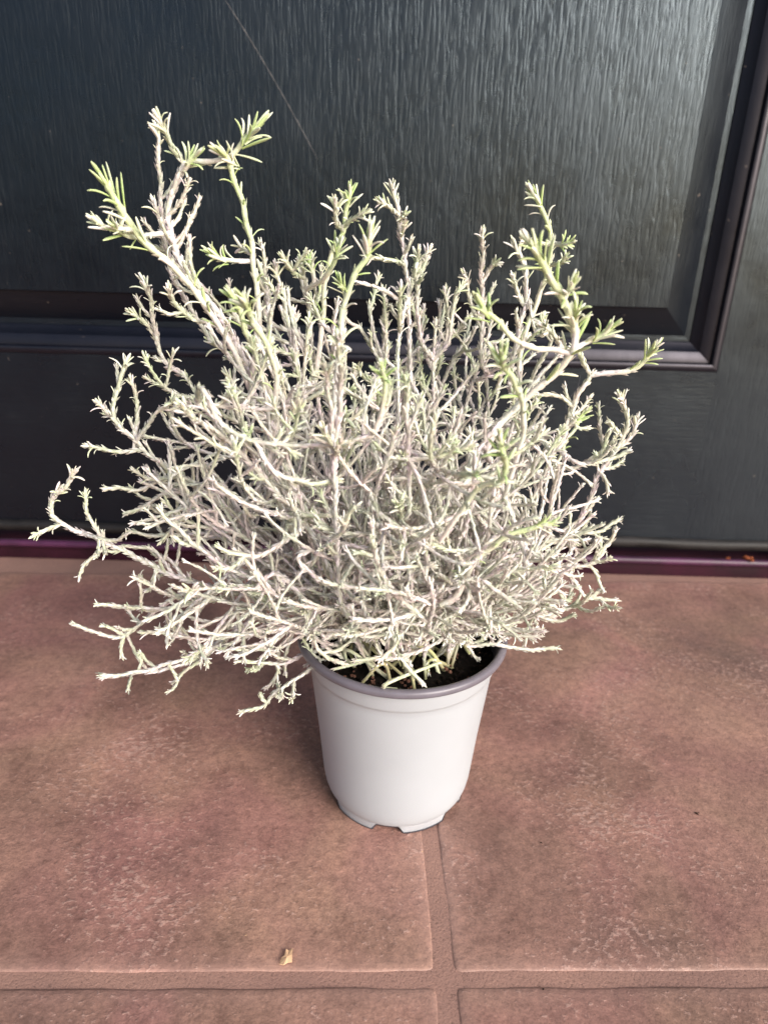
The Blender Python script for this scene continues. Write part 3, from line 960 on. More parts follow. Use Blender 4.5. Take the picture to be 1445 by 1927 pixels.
# ---- sprigs that stand out of the tangle: (points in the photograph at the depth they stand, depth offset start/end, radii mm, style)
SPR = [
 # top left arches
 ([(470, 700), (420, 600), (372, 545), (335, 480), (318, 420), (322, 370), (338, 330), (350, 312)], 0.0, 0.0, 2.3, 1.9, 'w', 1),
 ([(348, 316), (330, 285), (318, 262), (302, 232)], 0.0, -0.01, 1.5, 1.1, 'm', 9.5),
 ([(346, 318), (360, 302), (385, 305), (412, 302), (440, 288), (465, 262), (482, 235)], 0.0, -0.01, 1.5, 1.2, 'g', 12),
 ([(345, 322), (356, 306), (364, 292)], 0.0, -0.005, 1.6, 1.5, 'g', 11),
 ([(318, 480), (306, 420), (302, 350), (298, 270), (296, 240)], 0.02, 0.02, 1.5, 1.1, 'm', 7),
 ([(480, 760), (440, 660), (390, 580), (335, 510), (280, 462), (245, 422), (222, 380), (198, 345)], -0.01, -0.03, 1.7, 2.1, 'g', 14),
 ([(252, 432), (225, 430), (195, 424), (180, 418)], -0.025, -0.03, 1.7, 1.4, 'm', 9),
 ([(330, 438), (300, 440), (262, 446), (235, 440), (215, 428)], 0.0, -0.03, 1.5, 1.2, 'g', 9),
 ([(325, 520), (318, 480), (305, 430), (292, 385)], 0.01, 0.01, 1.4, 1.1, 'm', 7),
 ([(400, 600), (375, 540), (360, 490), (355, 448)], 0.0, 0.0, 1.3, 0.9, 'w', 0),
 ([(500, 720), (488, 600), (480, 520), (472, 450), (458, 392), (445, 345), (428, 302), (418, 288)], 0.0, -0.01, 2.0, 1.5, 'g', 10),
 ([(480, 492), (455, 492), (425, 487), (398, 477)], 0.0, -0.01, 1.4, 1.1, 'g', 9),
 ([(478, 478), (462, 470), (450, 466)], 0.0, 0.01, 1.2, 1.0, 'm', 6),
 ([(500, 600), (502, 540), (497, 490), (492, 460)], 0.01, 0.01, 1.3, 1.0, 'm', 5.5),
 ([(310, 680), (292, 620), (285, 570), (272, 530)], 0.02, 0.01, 1.7, 1.3, 'm', 9),
 ([(300, 640), (280, 612), (262, 600), (248, 590)], 0.02, 0.01, 1.5, 1.2, 'm', 8),
 ([(440, 640), (400, 610), (360, 600), (330, 570), (318, 548)], 0.0, -0.02, 1.4, 1.1, 'm', 7),
 # top middle
 ([(560, 700), (545, 620), (535, 560), (520, 505)], 0.0, 0.0, 1.5, 1.1, 'm', 7),
 ([(520, 780), (470, 640), (455, 600), (440, 560)], -0.05, -0.06, 1.7, 1.3, 'g', 9),
 ([(600, 700), (608, 600), (612, 530), (628, 470), (648, 430), (652, 395), (658, 358)], 0.01, 0.0, 1.9, 1.2, 'g', 8.5),
 ([(640, 440), (632, 415), (630, 385)], 0.0, -0.01, 1.3, 1.1, 'm', 7.5),
 ([(648, 428), (668, 410), (684, 398)], 0.0, -0.01, 1.2, 1.0, 'm', 7),
 ([(615, 520), (630, 485), (642, 462)], -0.01, -0.02, 1.3, 1.1, 'g', 8),
 ([(630, 760), (640, 650), (648, 570), (668, 520), (690, 480), (700, 440)], -0.04, -0.05, 2.1, 1.5, 'g', 10.5),
 ([(600, 560), (590, 520), (582, 490)], 0.0, 0.0, 1.3, 1.0, 'g', 7),
 ([(650, 600), (648, 560), (640, 530)], 0.03, 0.03, 1.3, 1.0, 'g', 8),
 ([(775, 720), (770, 620), (768, 540), (757, 460), (748, 400), (740, 350)], 0.02, 0.01, 1.7, 1.1, 'm', 7.5),
 ([(750, 408), (735, 392), (718, 382)], 0.01, 0.0, 1.2, 1.0, 'm', 6),
 ([(768, 498), (745, 490), (715, 488), (690, 484)], 0.01, 0.0, 1.2, 1.0, 'm', 5),
 ([(748, 420), (756, 408), (763, 402)], 0.01, 0.0, 1.1, 1.0, 'm', 5),
 ([(792, 640), (785, 560), (782, 510), (785, 480)], 0.0, -0.02, 1.5, 1.1, 'm', 8),
 ([(784, 510), (795, 488), (806, 472)], 0.0, 0.0, 1.2, 1.0, 'm', 6),
 ([(905, 680), (908, 590), (906, 520), (908, 470), (909, 440)], 0.02, 0.01, 1.6, 1.1, 'm', 7),
 ([(907, 530), (920, 508), (935, 494)], 0.02, 0.01, 1.2, 1.0, 'm', 6),
 ([(900, 620), (885, 570), (880, 530), (872, 515)], 0.02, 0.02, 1.3, 1.0, 'm', 6),
 ([(845, 640), (850, 590), (858, 560), (870, 540)], 0.01, 0.01, 1.3, 1.0, 'm', 6),
 ([(840, 640), (842, 580), (838, 545)], 0.03, 0.03, 1.2, 0.9, 'm', 5.5),
 ([(720, 690), (722, 620), (724, 570)], 0.03, 0.03, 1.2, 0.9, 'm', 5),
 # top right
 ([(975, 760), (980, 660), (1005, 580), (1028, 520), (1036, 470), (1030, 420), (1015, 385), (1000, 360)], 0.02, 0.01, 1.9, 1.3, 'g', 8.5),
 ([(1036, 464), (1056, 462), (1074, 455)], 0.01, 0.0, 1.2, 1.0, 'g', 6.5),
 ([(1030, 500), (1050, 496), (1064, 484)], 0.01, 0.0, 1.2, 1.0, 'm', 6),
 ([(1036, 458), (1015, 458), (995, 458), (985, 452)], 0.01, 0.0, 1.2, 1.0, 'm', 6),
 ([(960, 720), (972, 640), (990, 560), (986, 500), (970, 462)], 0.01, 0.0, 1.7, 1.2, 'm', 8),
 ([(985, 580), (975, 555), (968, 525)], 0.01, 0.0, 1.3, 1.0, 'm', 6),
 ([(940, 800), (1000, 740), (1058, 690), (1082, 640), (1070, 590), (1045, 540), (1022, 500), (1004, 465)], -0.05, -0.075, 1.7, 1.9, 'g', 13.5),
 ([(1062, 562), (1070, 545), (1075, 533)], -0.065, -0.07, 1.2, 1.0, 'g', 9),
 ([(1076, 655), (1105, 643), (1128, 632), (1145, 620)], -0.055, -0.06, 1.3, 1.2, 'g', 9),
 ([(1075, 660), (1040, 657), (1000, 655), (962, 632), (930, 600), (905, 570)], -0.055, -0.07, 1.5, 1.3, 'g', 9),
 ([(1078, 655), (1082, 620), (1086, 590)], -0.06, -0.065, 1.3, 1.2, 'g', 10),
 ([(1010, 690), (1035, 650), (1030, 620), (1022, 600)], 0.0, -0.02, 1.3, 1.1, 'm', 7),
 ([(1060, 660), (1050, 640), (1035, 625), (1020, 610)], -0.02, -0.03, 1.3, 1.1, 'm', 7),
 ([(960, 900), (1050, 840), (1075, 770), (1110, 705)], 0.0, 0.0, 2.2, 1.8, 'w', 1),
 ([(1110, 706), (1140, 702), (1175, 700), (1208, 684), (1228, 655)], 0.0, -0.01, 1.6, 1.7, 'g', 8.5),
 ([(1110, 704), (1100, 685), (1088, 664), (1076, 655)], 0.0, -0.01, 1.5, 1.2, 'w', 0),
 ([(1085, 765), (1060, 750), (1030, 742), (1000, 745)], 0.0, 0.0, 1.3, 1.1, 'w', 0),
 ([(1075, 775), (1085, 802), (1100, 804)], 0.0, 0.0, 1.1, 1.0, 'w', 0),
 # right fan
 ([(1000, 1090), (1070, 1010), (1105, 950), (1128, 888), (1165, 842), (1190, 815), (1200, 790)], 0.0, 0.0, 2.0, 1.5, 'm', 7),
 ([(1150, 858), (1172, 825), (1180, 790), (1176, 762), (1165, 745)], 0.0, 0.0, 1.5, 1.3, 'm', 6.5),
 ([(1168, 820), (1158, 805), (1148, 798)], 0.0, 0.0, 1.2, 1.0, 'm', 5.5),
 ([(1060, 880), (1095, 875), (1130, 848), (1150, 812)], 0.01, 0.0, 1.4, 1.2, 'w', 0),
 ([(1050, 845), (1080, 868), (1115, 872), (1150, 862), (1180, 850)], -0.01, -0.01, 1.4, 1.2, 'w', 0),
 ([(1128, 888), (1140, 905), (1146, 926)], 0.0, -0.01, 1.2, 1.1, 'w', 4.5),
 ([(1030, 990), (1080, 1003), (1130, 998), (1165, 978)], 0.0, 0.0, 1.4, 1.2, 'w', 4.5),
 ([(960, 1075), (1040, 1068), (1105, 1062), (1140, 1025), (1158, 1000)], 0.0, 0.0, 1.5, 1.3, 'w', 4.5),
 ([(1078, 1030), (1088, 1045), (1110, 1065), (1125, 1090), (1135, 1108)], 0.01, 0.0, 1.2, 1.1, 'w', 4.5),
 ([(1060, 1070), (1085, 1100), (1100, 1122), (1120, 1127), (1154, 1127)], 0.0, 0.0, 1.2, 1.1, 'w', 3.8),
 ([(918, 1128), (965, 1148), (1010, 1158), (1060, 1148), (1100, 1130), (1128, 1112)], 0.0, 0.0, 1.3, 1.1, 'w', 3.8),
 ([(960, 1150), (1010, 1160), (1050, 1168), (1078, 1158)], 0.01, 0.0, 1.2, 1.1, 'w', 3.8),
 ([(1045, 1110), (1060, 1128), (1075, 1120)], 0.0, 0.0, 1.1, 1.0, 'w', 3.5),
 ([(1025, 1060), (1012, 1120), (1000, 1165), (985, 1215)], 0.01, -0.01, 1.3, 1.1, 'w', 3.5),
 ([(830, 1190), (880, 1215), (930, 1212), (985, 1222), (1045, 1220)], -0.02, -0.02, 1.3, 1.1, 'w', 3.5),
 ([(1000, 980), (1035, 1010), (1078, 1020), (1110, 968)], 0.02, 0.02, 1.2, 1.0, 'w', 4),
 # left fan
 ([(560, 1185), (480, 1130), (400, 1105), (330, 1085), (280, 1060), (230, 1035), (180, 1012), (130, 992), (100, 972), (98, 945), (112, 922)], 0.0, -0.02, 2.0, 1.6, 'm', 8),
 ([(112, 940), (125, 915), (142, 890)], -0.02, -0.02, 1.5, 1.3, 'm', 8),
 ([(104, 990), (85, 998), (66, 1008)], -0.01, -0.02, 1.3, 1.1, 'm', 5.5),
 ([(195, 1018), (175, 985), (162, 955), (160, 930)], -0.01, -0.01, 1.4, 1.1, 'm', 5.5),
 ([(196, 1025), (172, 1050), (148, 1083)], -0.02, -0.02, 1.2, 1.0, 'w', 4.8),
 ([(150, 1002), (190, 1014), (222, 1016), (240, 1005)], -0.02, -0.03, 1.2, 1.1, 'w', 4.8),
 ([(430, 1000), (360, 1005), (300, 1008), (268, 1005), (245, 1000)], 0.0, 0.0, 1.3, 1.1, 'w', 4.5),
 ([(330, 1075), (290, 1035), (250, 1030), (222, 1030)], 0.0, 0.0, 1.2, 1.0, 'w', 3.8),
 ([(480, 1000), (400, 940), (330, 890), (275, 850), (238, 812), (208, 785), (190, 758)], 0.0, 0.0, 1.9, 1.3, 'm', 6.5),
 ([(265, 845), (225, 850), (190, 845), (165, 838)], 0.0, 0.0, 1.3, 1.2, 'm', 6),
 ([(215, 795), (214, 760), (226, 720), (236, 682)], 0.0, 0.0, 1.5, 1.3, 'm', 8),
 ([(262, 835), (258, 790), (258, 750), (246, 715)], 0.01, 0.01, 1.4, 1.1, 'm', 6),
 ([(265, 830), (285, 790), (310, 765), (330, 752)], 0.0, -0.01, 1.4, 1.1, 'm', 6),
 ([(238, 815), (222, 790), (200, 780)], 0.02, 0.02, 1.1, 0.9, 'm', 5),
 ([(420, 960), (360, 905), (318, 898), (265, 920), (200, 918)], 0.0, -0.01, 1.4, 1.2, 'w', 4.8),
 ([(400, 960), (330, 925), (290, 942), (240, 968)], 0.01, 0.0, 1.2, 1.1, 'w', 4.8),
 ([(370, 935), (345, 975), (318, 1000), (305, 1015)], -0.03, -0.03, 1.2, 1.0, 'w', 4),
 ([(370, 1010), (330, 975), (285, 950), (262, 958)], 0.02, 0.02, 1.2, 1.0, 'w', 4),
 ([(470, 1075), (400, 1120), (330, 1143), (265, 1144), (185, 1137)], -0.01, -0.02, 1.4, 1.2, 'w', 4.5),
 ([(268, 1143), (266, 1122), (262, 1105)], -0.02, -0.02, 1.0, 0.9, 'w', 3.8),
 ([(316, 1150), (322, 1170), (327, 1188)], -0.02, -0.02, 1.0, 0.9, 'w', 3.8),
 ([(400, 1080), (330, 1125), (275, 1165), (230, 1198), (180, 1190), (142, 1175)], 0.0, -0.01, 1.4, 1.2, 'w', 4.8),
 ([(230, 1198), (228, 1215), (232, 1235)], -0.01, -0.01, 1.1, 1.0, 'w', 3.8),
 ([(222, 1192), (208, 1180), (195, 1176)], -0.01, -0.01, 1.0, 0.9, 'w', 3.8),
 ([(360, 1060), (310, 1050), (285, 1103), (275, 1108)], 0.0, 0.0, 1.1, 1.0, 'w', 3.8),
 ([(540, 1120), (440, 1190), (390, 1220), (330, 1245), (260, 1265), (190, 1272)], 0.0, -0.02, 1.5, 1.2, 'w', 4.5),
 ([(430, 1200), (370, 1240), (300, 1262), (240, 1268), (195, 1276)], 0.01, -0.01, 1.2, 1.1, 'w', 4),
 ([(268, 1262), (266, 1248), (265, 1236)], -0.01, -0.01, 0.9, 0.9, 'w', 3.2),
 ([(243, 1268), (245, 1284), (243, 1296)], -0.01, -0.02, 0.9, 0.9, 'w', 3.2),
 ([(395, 1215), (380, 1240), (350, 1262), (325, 1284)], 0.0, 0.0, 1.1, 0.9, 'w', 3.8),
 ([(400, 1220), (350, 1200), (300, 1192), (270, 1188)], -0.02, -0.02, 1.1, 1.0, 'm', 5),
 ([(325, 1255), (330, 1268), (332, 1278)], -0.01, -0.01, 0.9, 0.9, 'w', 3),
 ([(565, 1235), (530, 1250), (490, 1246), (450, 1246)], -0.02, -0.03, 1.2, 1.1, 'w', 3.8),
 ([(520, 1225), (525, 1260), (515, 1280), (502, 1292)], -0.02, -0.03, 1.3, 1.2, 'w', 3.8),
 ([(548, 1284), (520, 1300), (500, 1325), (458, 1340)], -0.04, -0.04, 1.2, 1.1, 'w', 3.8),
 ([(498, 1322), (492, 1312), (494, 1305)], -0.04, -0.04, 1.0, 1.0, 'w', 3),
 ([(560, 1180), (520, 1222), (480, 1222), (440, 1222)], -0.01, -0.02, 1.2, 1.0, 'w', 3.8),
 ([(535, 1170), (540, 1225), (535, 1262)], -0.01, -0.02, 1.1, 1.0, 'w', 3.8),
 # in front of the pot mouth
 ([(745, 1180), (730, 1215), (760, 1245), (790, 1284)], -0.065, -0.075, 1.3, 1.1, 'w', 3.8),
 ([(600, 1150), (590, 1200), (612, 1235), (648, 1250)], -0.055, -0.06, 1.2, 1.1, 'w', 3.8),
 ([(870, 1180), (800, 1220), (740, 1238), (672, 1240)], -0.05, -0.06, 1.2, 1.1, 'w', 4),
 ([(700, 1060), (650, 1110), (660, 1160), (700, 1192), (640, 1192)], -0.05, -0.07, 1.3, 1.1, 'w', 4),
 ([(520, 1080), (575, 1130), (600, 1165), (575, 1185)], -0.06, -0.07, 1.3, 1.1, 'w', 4.5),
 ([(590, 1010), (628, 1085), (650, 1150), (690, 1190)], -0.07, -0.08, 1.5, 1.2, 'w', 4.5),
 ([(820, 1120), (770, 1160), (745, 1210), (720, 1240)], -0.07, -0.08, 1.5, 1.2, 'w', 4.5),
 # long bowed twigs on the face of the bush
 ([(380, 730), (420, 800), (480, 830), (560, 838), (640, 835), (700, 815), (725, 770), (735, 720)], -0.08, -0.09, 1.3, 1.1, 'm', 5.5),
 ([(480, 850), (520, 890), (580, 908), (632, 905)], -0.085, -0.085, 1.3, 1.2, 'm', 5),
 ([(400, 740), (430, 765), (500, 770), (560, 760), (610, 735)], -0.06, -0.07, 1.2, 1.1, 'm', 5),
 ([(420, 920), (480, 955), (540, 968), (618, 970)], -0.07, -0.07, 1.2, 1.1, 'w', 4.2),
 ([(560, 1050), (600, 1090), (660, 1105), (690, 1112)], -0.08, -0.085, 1.3, 1.1, 'w', 4.5),
 ([(820, 990), (780, 1040), (730, 1048), (670, 1042)], -0.085, -0.09, 1.4, 1.2, 'w', 4.5),
 ([(635, 1010), (650, 985), (668, 955)], -0.09, -0.10, 1.3, 1.2, 'w', 4.5),
 ([(635, 1085), (632, 960), (628, 840), (620, 740), (610, 690)], -0.08, -0.10, 1.4, 1.1, 'm', 6.5),
 ([(770, 960), (768, 850), (766, 760), (765, 710)], -0.08, -0.095, 1.3, 1.1, 'm', 6),
 ([(725, 830), (722, 760), (722, 690)], -0.085, -0.10, 1.3, 1.1, 'g', 6.5),
 ([(700, 950), (740, 985), (790, 1010), (830, 1020)], -0.08, -0.085, 1.3, 1.1, 'w', 4),
 ([(560, 1000), (500, 1040), (450, 1045), (415, 1028)], -0.07, -0.08, 1.3, 1.1, 'w', 4.2),
 ([(950, 1000), (900, 1030), (850, 1035), (800, 1022)], -0.07, -0.08, 1.3, 1.1, 'w', 4.2),
 ([(780, 900), (840, 915), (900, 905), (950, 880)], -0.07, -0.08, 1.2, 1.1, 'w', 4.2),
 ([(520, 1100), (430, 1070), (350, 1010), (300, 960)], -0.05, -0.06, 1.4, 1.1, 'w', 4.5),
 ([(600, 1180), (520, 1120), (470, 1060), (445, 1040)], -0.06, -0.07, 1.3, 1.1, 'w', 4.5),
 # green shoots in the front of the bush
 ([(860, 1010), (900, 920), (945, 905), (950, 870), (942, 830)], -0.09, -0.12, 1.2, 1.3, 'g', 8.5),
 ([(960, 900), (985, 810), (978, 740), (955, 700), (945, 670)], -0.07, -0.11, 1.4, 1.4, 'g', 10.5),
 ([(860, 1120), (890, 1060), (930, 1025), (975, 1000), (1040, 985)], -0.08, -0.09, 2.2, 1.2, 'g', 7),
 ([(560, 960), (470, 870), (420, 820), (370, 790), (350, 770)], -0.06, -0.09, 1.5, 1.3, 'm', 7.5),
 ([(620, 900), (640, 760), (640, 640)], -0.08, -0.11, 1.7, 1.3, 'm', 6.5),
 ([(520, 860), (520, 700), (480, 610), (455, 560)], -0.05, -0.08, 1.7, 1.4, 'g', 8.5),
 ([(1040, 880), (1065, 830), (1085, 800), (1100, 775)], 0.09, 0.10, 1.3, 1.2, 'g', 10),
]

# each traced sprig is a branch of its own
branches = []


def new_branch(acc):
    o = link('branch', acc.mesh('branch', M_PLANT, tint=True), plant)
    branches.append(o)
    return o


# ---- the tangle
# outline of the dense crown seen from the front, in metres about its heart, from the photograph's proportions
OUTL = [(250, 600), (290, 540), (350, 520), (420, 500), (480, 480), (560, 475), (650, 500), (720, 520), (800, 530), (900, 520), (985, 530), (1040, 600), (1075, 680),
        (1095, 780), (1110, 880), (1110, 980), (1060, 1060), (1010, 1130), (960, 1195), (860, 1215), (700, 1215), (600, 1200), (500, 1200), (420, 1190), (330, 1140),
        (280, 1060), (270, 980), (285, 900), (255, 820), (230, 740), (240, 660)]
OW = np.array([on_y(u, v, PC[1]) - PC for u, v in OUTL])[:, [0, 2]]
HEART = (on_y(690, 880, PC[1]) - PC)[[0, 2]]
OA = np.arctan2(OW[:, 1] - HEART[1], OW[:, 0] - HEART[0]); ORr = np.hypot(OW[:, 0] - HEART[0], OW[:, 1] - HEART[1])
_o = np.argsort(OA); OA, ORr = OA[_o], ORr[_o]
OAx = np.concatenate([OA - 2 * pi, OA, OA + 2 * pi]); ORx = np.tile(ORr, 3)


def inside(p):
    """<1 inside the crown"""
    dx, dz = p[0] - HEART[0], p[2] - HEART[1]
    R = np.interp(math.atan2(dz, dx), OAx, ORx)
    D = 0.115
    yc = -0.004
    v = (dx * dx + dz * dz) / (R * R * 0.90) + ((p[1] - yc) / D) ** 2
    lo = 0.128 + 0.62 * max(0.0, -p[1]) * max(0.0, 1 - max(0, abs(p[0]) - 0.055) / 0.05)
    if p[2] < lo and abs(p[0]) < 0.105: v += ((lo - p[2]) / 0.03) * 1.2
    return v


def crown_target(f0, f1):
    while True:
        a_ = rng.uniform(0, 2 * pi); el = math.asin(rng.uniform(-1, 1))
        d = np.array((cos(a_) * cos(el), sin(el), sin(a_) * cos(el)))
        R = np.interp(math.atan2(d[2], d[0]), OAx, ORx)
        k = rng.uniform(f0, f1)
        h = math.hypot(d[0], d[2])
        # ellipsoid-like radius in this direction
        rr = 1 / sqrt((h / R) ** 2 + (d[1] / 0.115) ** 2)
        p = np.array((HEART[0] + d[0] * rr * k, -0.004 + d[1] * rr * k, HEART[1] + d[2] * rr * k))
        if inside(p) < 1.05:
            return p


def bez(p0, p1, p2, p3, n):
    t = np.linspace(0, 1, n)[:, None]
    return (1 - t) ** 3 * p0 + 3 * t * (1 - t) ** 2 * p1 + 3 * t * t * (1 - t) * p2 + t ** 3 * p3


def wiggle(P, amp):
    n = len(P); s = np.linspace(0, 1, n)
    for k in range(3):
        f1, f2 = rng.uniform(2, 5), rng.uniform(6, 11)
        P[:, k] += amp * (np.sin(f1 * s * 2 + rng.uniform(0, 6)) + 0.45 * np.sin(f2 * s * 2 + rng.uniform(0, 6))) * np.minimum(1, s * 4)
    return P


UP = np.array((0, 0, 1.0))


def curve_from(p, d, L, bend, step=0.003):
    """wiry arc from p along d that bends towards 'bend'"""
    n = max(4, int(L / step)); P = [p]; d = d / np.linalg.norm(d)
    k = bend / n
    ax = rng.normal(0, 1, 3)
    for i in range(n):
        d = d + k + rng.normal(0, 0.034, 3)
        d /= np.linalg.norm(d)
        P.append(P[-1] + d * (L / n))
    P = np.array(P)
    cut = len(P)
    for i in range(2, len(P)):
        q = P[i]
        if inside(q) > 1.12 or q[2] < 0.004 or (q[2] < 0.119 and math.hypot(q[0], q[1]) < 0.070):
            cut = i; break
    return P[:cut] if cut >= 4 else None


STEMS = []
N_MAIN = 67
for mi in range(N_MAIN):
    tgt = crown_target(0.70, 1.0)
    th = rng.uniform(0, 2 * pi)
    out_a = math.atan2(tgt[1], tgt[0])
    r_ = 0.040 * sqrt(rng.uniform())
    th = out_a + rng.normal(0, 0.8)
    p0 = np.array((r_ * cos(th), r_ * sin(th), 0.112))
    D = tgt - p0; L = np.linalg.norm(D)
    dh = np.array((D[0], D[1], 0.0)) / L
    low = tgt[2] < 0.15
    c1 = p0 + np.array((0, 0, L * (0.22 if low else 0.30))) + dh * L * rng.uniform(0.1, 0.35)
    endd = D / L + np.array((0, 0, rng.uniform(0.1, 0.7))) + rng.normal(0, 0.30, 3)
    if low: endd = D / L + np.array((0, 0, rng.uniform(-0.3, 0.35))) + rng.normal(0, 0.25, 3)
    c2 = tgt - endd / np.linalg.norm(endd) * L * 0.35
    P = wiggle(bez(p0, c1, c2, tgt, max(12, int(L * 1.15 / 0.0032))), 0.0026)
    STEMS.append(P[4:])
    a = Acc()
    rb = rng.uniform(0.00105, 0.0014)
    hi = tgt[2] > 0.275
    owner = None
    add_shoot(a, P, rb, rb * 0.72, 'm' if (hi or rng.uniform() < 0.12) else 'w', owner, green_tip=0.6 if hi else 0.3, bare=0.16)
    T, N, Bn = frames(P)
    seg = np.linalg.norm(np.diff(P, axis=0), axis=1).sum()
    i = int(len(P) * 0.18)
    while i < len(P) - 3:
        ph = rng.uniform(0, 2 * pi)
        w = cos(ph) * N[i] + sin(ph) * Bn[i]
        outw = P[i] - np.array((HEART[0], 0, HEART[1])); outw /= np.linalg.norm(outw) + 1e-9
        tl_ = rng.uniform(0.6, 1.25)
        d = T[i] * cos(tl_) * 0.8 + w * sin(tl_) * 1.2 + outw * 0.15 - UP * 0.28
        L2 = rng.uniform(0.035, 0.115) if P[i][2] < 0.2 else rng.uniform(0.02, 0.07)
        Q = curve_from(P[i], d, L2, UP * rng.uniform(0.3, 1.5) + outw * 0.2 + rng.normal(0, 0.38, 3))
        if Q is not None:
            st = 'm' if (Q[-1][2] > 0.265 and rng.uniform() < 0.6) or rng.uniform() < 0.06 else 'w'
            r2 = rb * rng.uniform(0.72, 0.92)
            add_shoot(a, Q, r2, r2 * 0.78, st, None, green_tip=0.8 if st == 'm' else 0.25)
            T2, N2, B2 = frames(Q)
            STEMS.append(Q)
            j = 3
            while j < len(Q) - 1:
                ph = rng.uniform(0, 2 * pi)
                w2 = cos(ph) * N2[j] + sin(ph) * B2[j]
                d2 = T2[j] * 0.65 + w2 * 0.95 + outw * 0.1
                L3 = rng.uniform(0.007, 0.036)
                Z = curve_from(Q[j], d2, L3, UP * rng.uniform(-0.2, 1.1) + rng.normal(0, 0.4, 3), 0.0032)
                if Z is not None:
                    st3 = 'm' if (Z[-1][2] > 0.275 and rng.uniform() < 0.4) else 'w'
                    r3 = r2 * rng.uniform(0.75, 0.92)
                    add_shoot(a, Z, r3, r3 * 0.85, st3, None, green_tip=0.7 if st3 == 'm' else 0.2,
                              tl=rng.uniform(0.0028, 0.0042) if st3 == 'w' else rng.uniform(0.0045, 0.006), tipn=5 if st3 == 'w' else 7)
                j += int(rng.integers(4, 12))
        i += int(rng.integers(3, 8)) if P[i][2] < 0.19 else int(rng.integers(4, 9))
    new_branch(a)

stem_pts = np.vstack(STEMS)
sprig_pts = np.zeros((0, 3))
pending = []
for it in SPR:
    px, d0, d1, r0, r1, st, tl = it
    n = len(px)
    W = [on_y(u, v, PC[1] + d0 + (d1 - d0) * i / (n - 1)) - PC for i, (u, v) in enumerate(px)]
    # root it: on an earlier sprig or, by a short stretch of stem, on the nearest stem of the crown
    w0 = W[0]; tg = (W[0] - W[1]) / np.linalg.norm(W[0] - W[1])
    near = sprig_pts[np.argmin(np.linalg.norm(sprig_pts - w0, axis=1))] if len(sprig_pts) else None
    if near is not None and np.linalg.norm(near - w0) < 0.011:
        if np.linalg.norm(near - w0) > 0.0015: W = [near] + W[1:] if len(W) > 2 else [near] + W
    else:
        cand = stem_pts[stem_pts[:, 2] < w0[2] + 0.006]
        if len(cand) == 0: cand = stem_pts
        q = cand[np.argmin(np.linalg.norm(cand - (w0 + tg * 0.012), axis=1))]
        if np.linalg.norm(q - w0) > 0.0015: W = [q] + W
    P = smooth_path(W, 0.0028)
    P = P + 0.0006 * np.stack([np.sin(np.arange(len(P)) * 0.9 + k) for k in rng.uniform(0, 6, 3)], -1) * np.linspace(0, 1, len(P))[:, None]
    sprig_pts = np.vstack([sprig_pts, P])
    a = Acc(); own = len(pending)
    S_ = 0.74
    add_shoot(a, P, (0.00045 + r0 * 0.00054), (0.00045 + r1 * 0.00050), st, own, tl=(tl * 0.001 if tl > 2 else None), green_tip=0.6, tipn=(2 if tl == 1 else None))
    # nodes and stubby twiglets along the wiry ones
    T, N, Bn = frames(P)
    Lb = np.linalg.norm(np.diff(P, axis=0), axis=1).sum()
    if Lb > 0.035 and st != 'g':
        for q in range(int(Lb / (0.017 if st == 'w' else 0.026))):
            i = rng.integers(int(len(P) * 0.15), int(len(P) * 0.85))
            ph = rng.uniform(0, 2 * pi)
            w = cos(ph) * N[i] + sin(ph) * Bn[i]
            l_ = rng.uniform(0.005, 0.026) if st == 'w' else rng.uniform(0.004, 0.014)
            d = T[i] * 0.6 + w * 0.8
            Q = smooth_path([P[i], P[i] + d * l_ * 0.5, P[i] + d * l_ * 0.9 + np.array((0, 0, 0.25 * l_))], 0.0028)
            add_shoot(a, Q, 0.00095, 0.00085, 'w' if rng.uniform() < 0.7 else 'm', own, tl=rng.uniform(0.0028, 0.0045))
    pending.append(a)

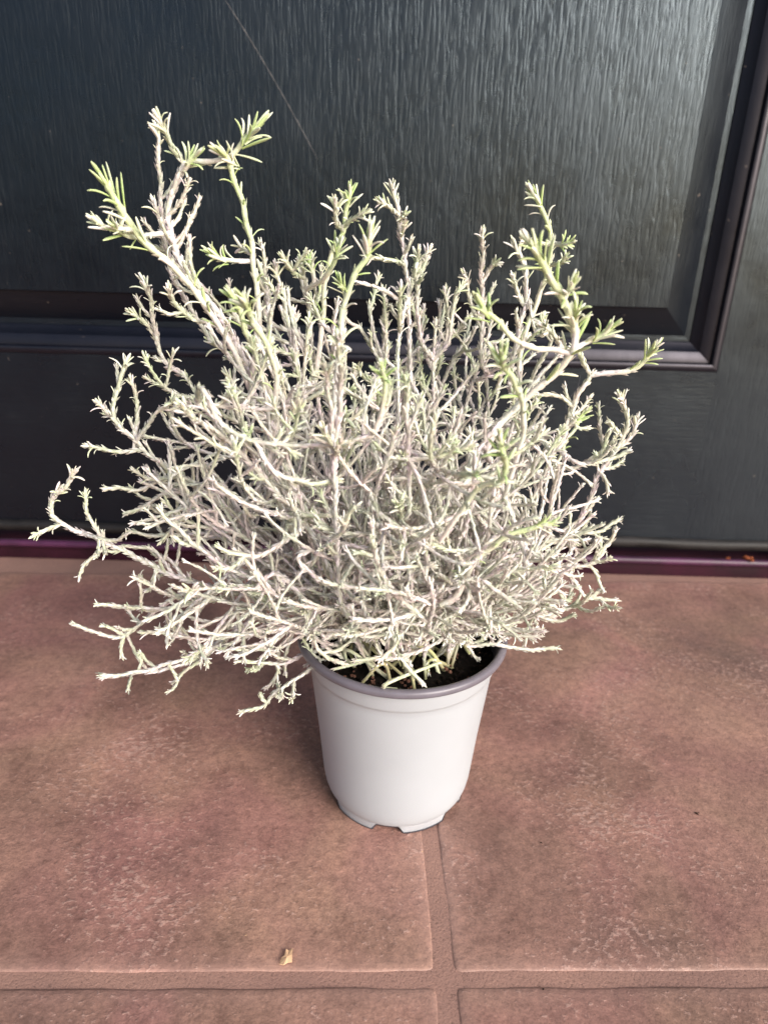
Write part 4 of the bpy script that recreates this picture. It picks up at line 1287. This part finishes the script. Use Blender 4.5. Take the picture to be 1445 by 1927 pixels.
# loose bare basal stems over the soil, greenish and smooth
for k in range(26):
    t = rng.uniform(0, 2 * pi); r = 0.045 * sqrt(rng.uniform())
    p0 = np.array((r * cos(t), r * sin(t), 0.108))
    t2 = t + rng.normal(0, 1.2); r2 = rng.uniform(0.02, 0.058)
    p1 = np.array((r2 * cos(t2), r2 * sin(t2), rng.uniform(0.112, 0.128)))
    mid_ = (p0 + p1) / 2 + np.array((rng.normal(0, 0.01), rng.normal(0, 0.01), rng.uniform(0.004, 0.022)))
    P = smooth_path([p0, mid_, p1], 0.003)
    a = Acc()
    c = (BARE if rng.uniform() < 0.5 else SAGE * 0.8)
    fr = tube(a, P, np.linspace(0.0013, 0.0009, len(P)), c * rng.uniform(0.8, 1.3), 6)
    if rng.uniform() < 0.5:
        scales(a, P, np.linspace(0.0009, 0.0006, len(P)), fr, WARM, np.zeros(len(P)), s0=0.4)
    new_branch(a)

# branch objects of the traced sprigs, with their largest leaves as children
own_obj = [new_branch(a) for a in pending]
REQ.sort(key=lambda q: -q[0])
for k, (sz, own, p, M, pi_, ci) in enumerate(REQ):
    if k < 300:
        o = link('leaf', get_leaf_mesh(pi_, ci), own_obj[own])
        m4 = np.eye(4); m4[:3, :3] = M; m4[:3, 3] = p
        o.matrix_basis = Matrix(m4.tolist())
    else:
        v, q, t = PROTO[pi_]
        stuff.add(v @ M.T + p, tris=t, quads=q, col=LC[ci])
tag(link('small_leaves', stuff.mesh('small_leaves', M_PLANT, tint=True), plant), kind='stuff')

# a stray hair caught on the right of the bush
hp = [(1092, 705), (1086, 730), (1074, 745), (1064, 762), (1070, 790), (1062, 820), (1066, 850)]
W = [on_y(u, v, PC[1] + 0.01) for u, v in hp]
a = Acc(); P = smooth_path(W, 0.002)
tube(a, P, np.full(len(P), 0.00010), WHITE, 5)
tag(link('stray_hair', a.mesh('stray_hair', M_HAIR)), 'fine curly dark hair hanging at the right side of the bush', 'hair')
print('verts', sum(len(o.data.vertices) for o in S.objects if o.type == 'MESH'), 'branches', len(branches), 'req', len(REQ), 'stuff verts', stuff.n)
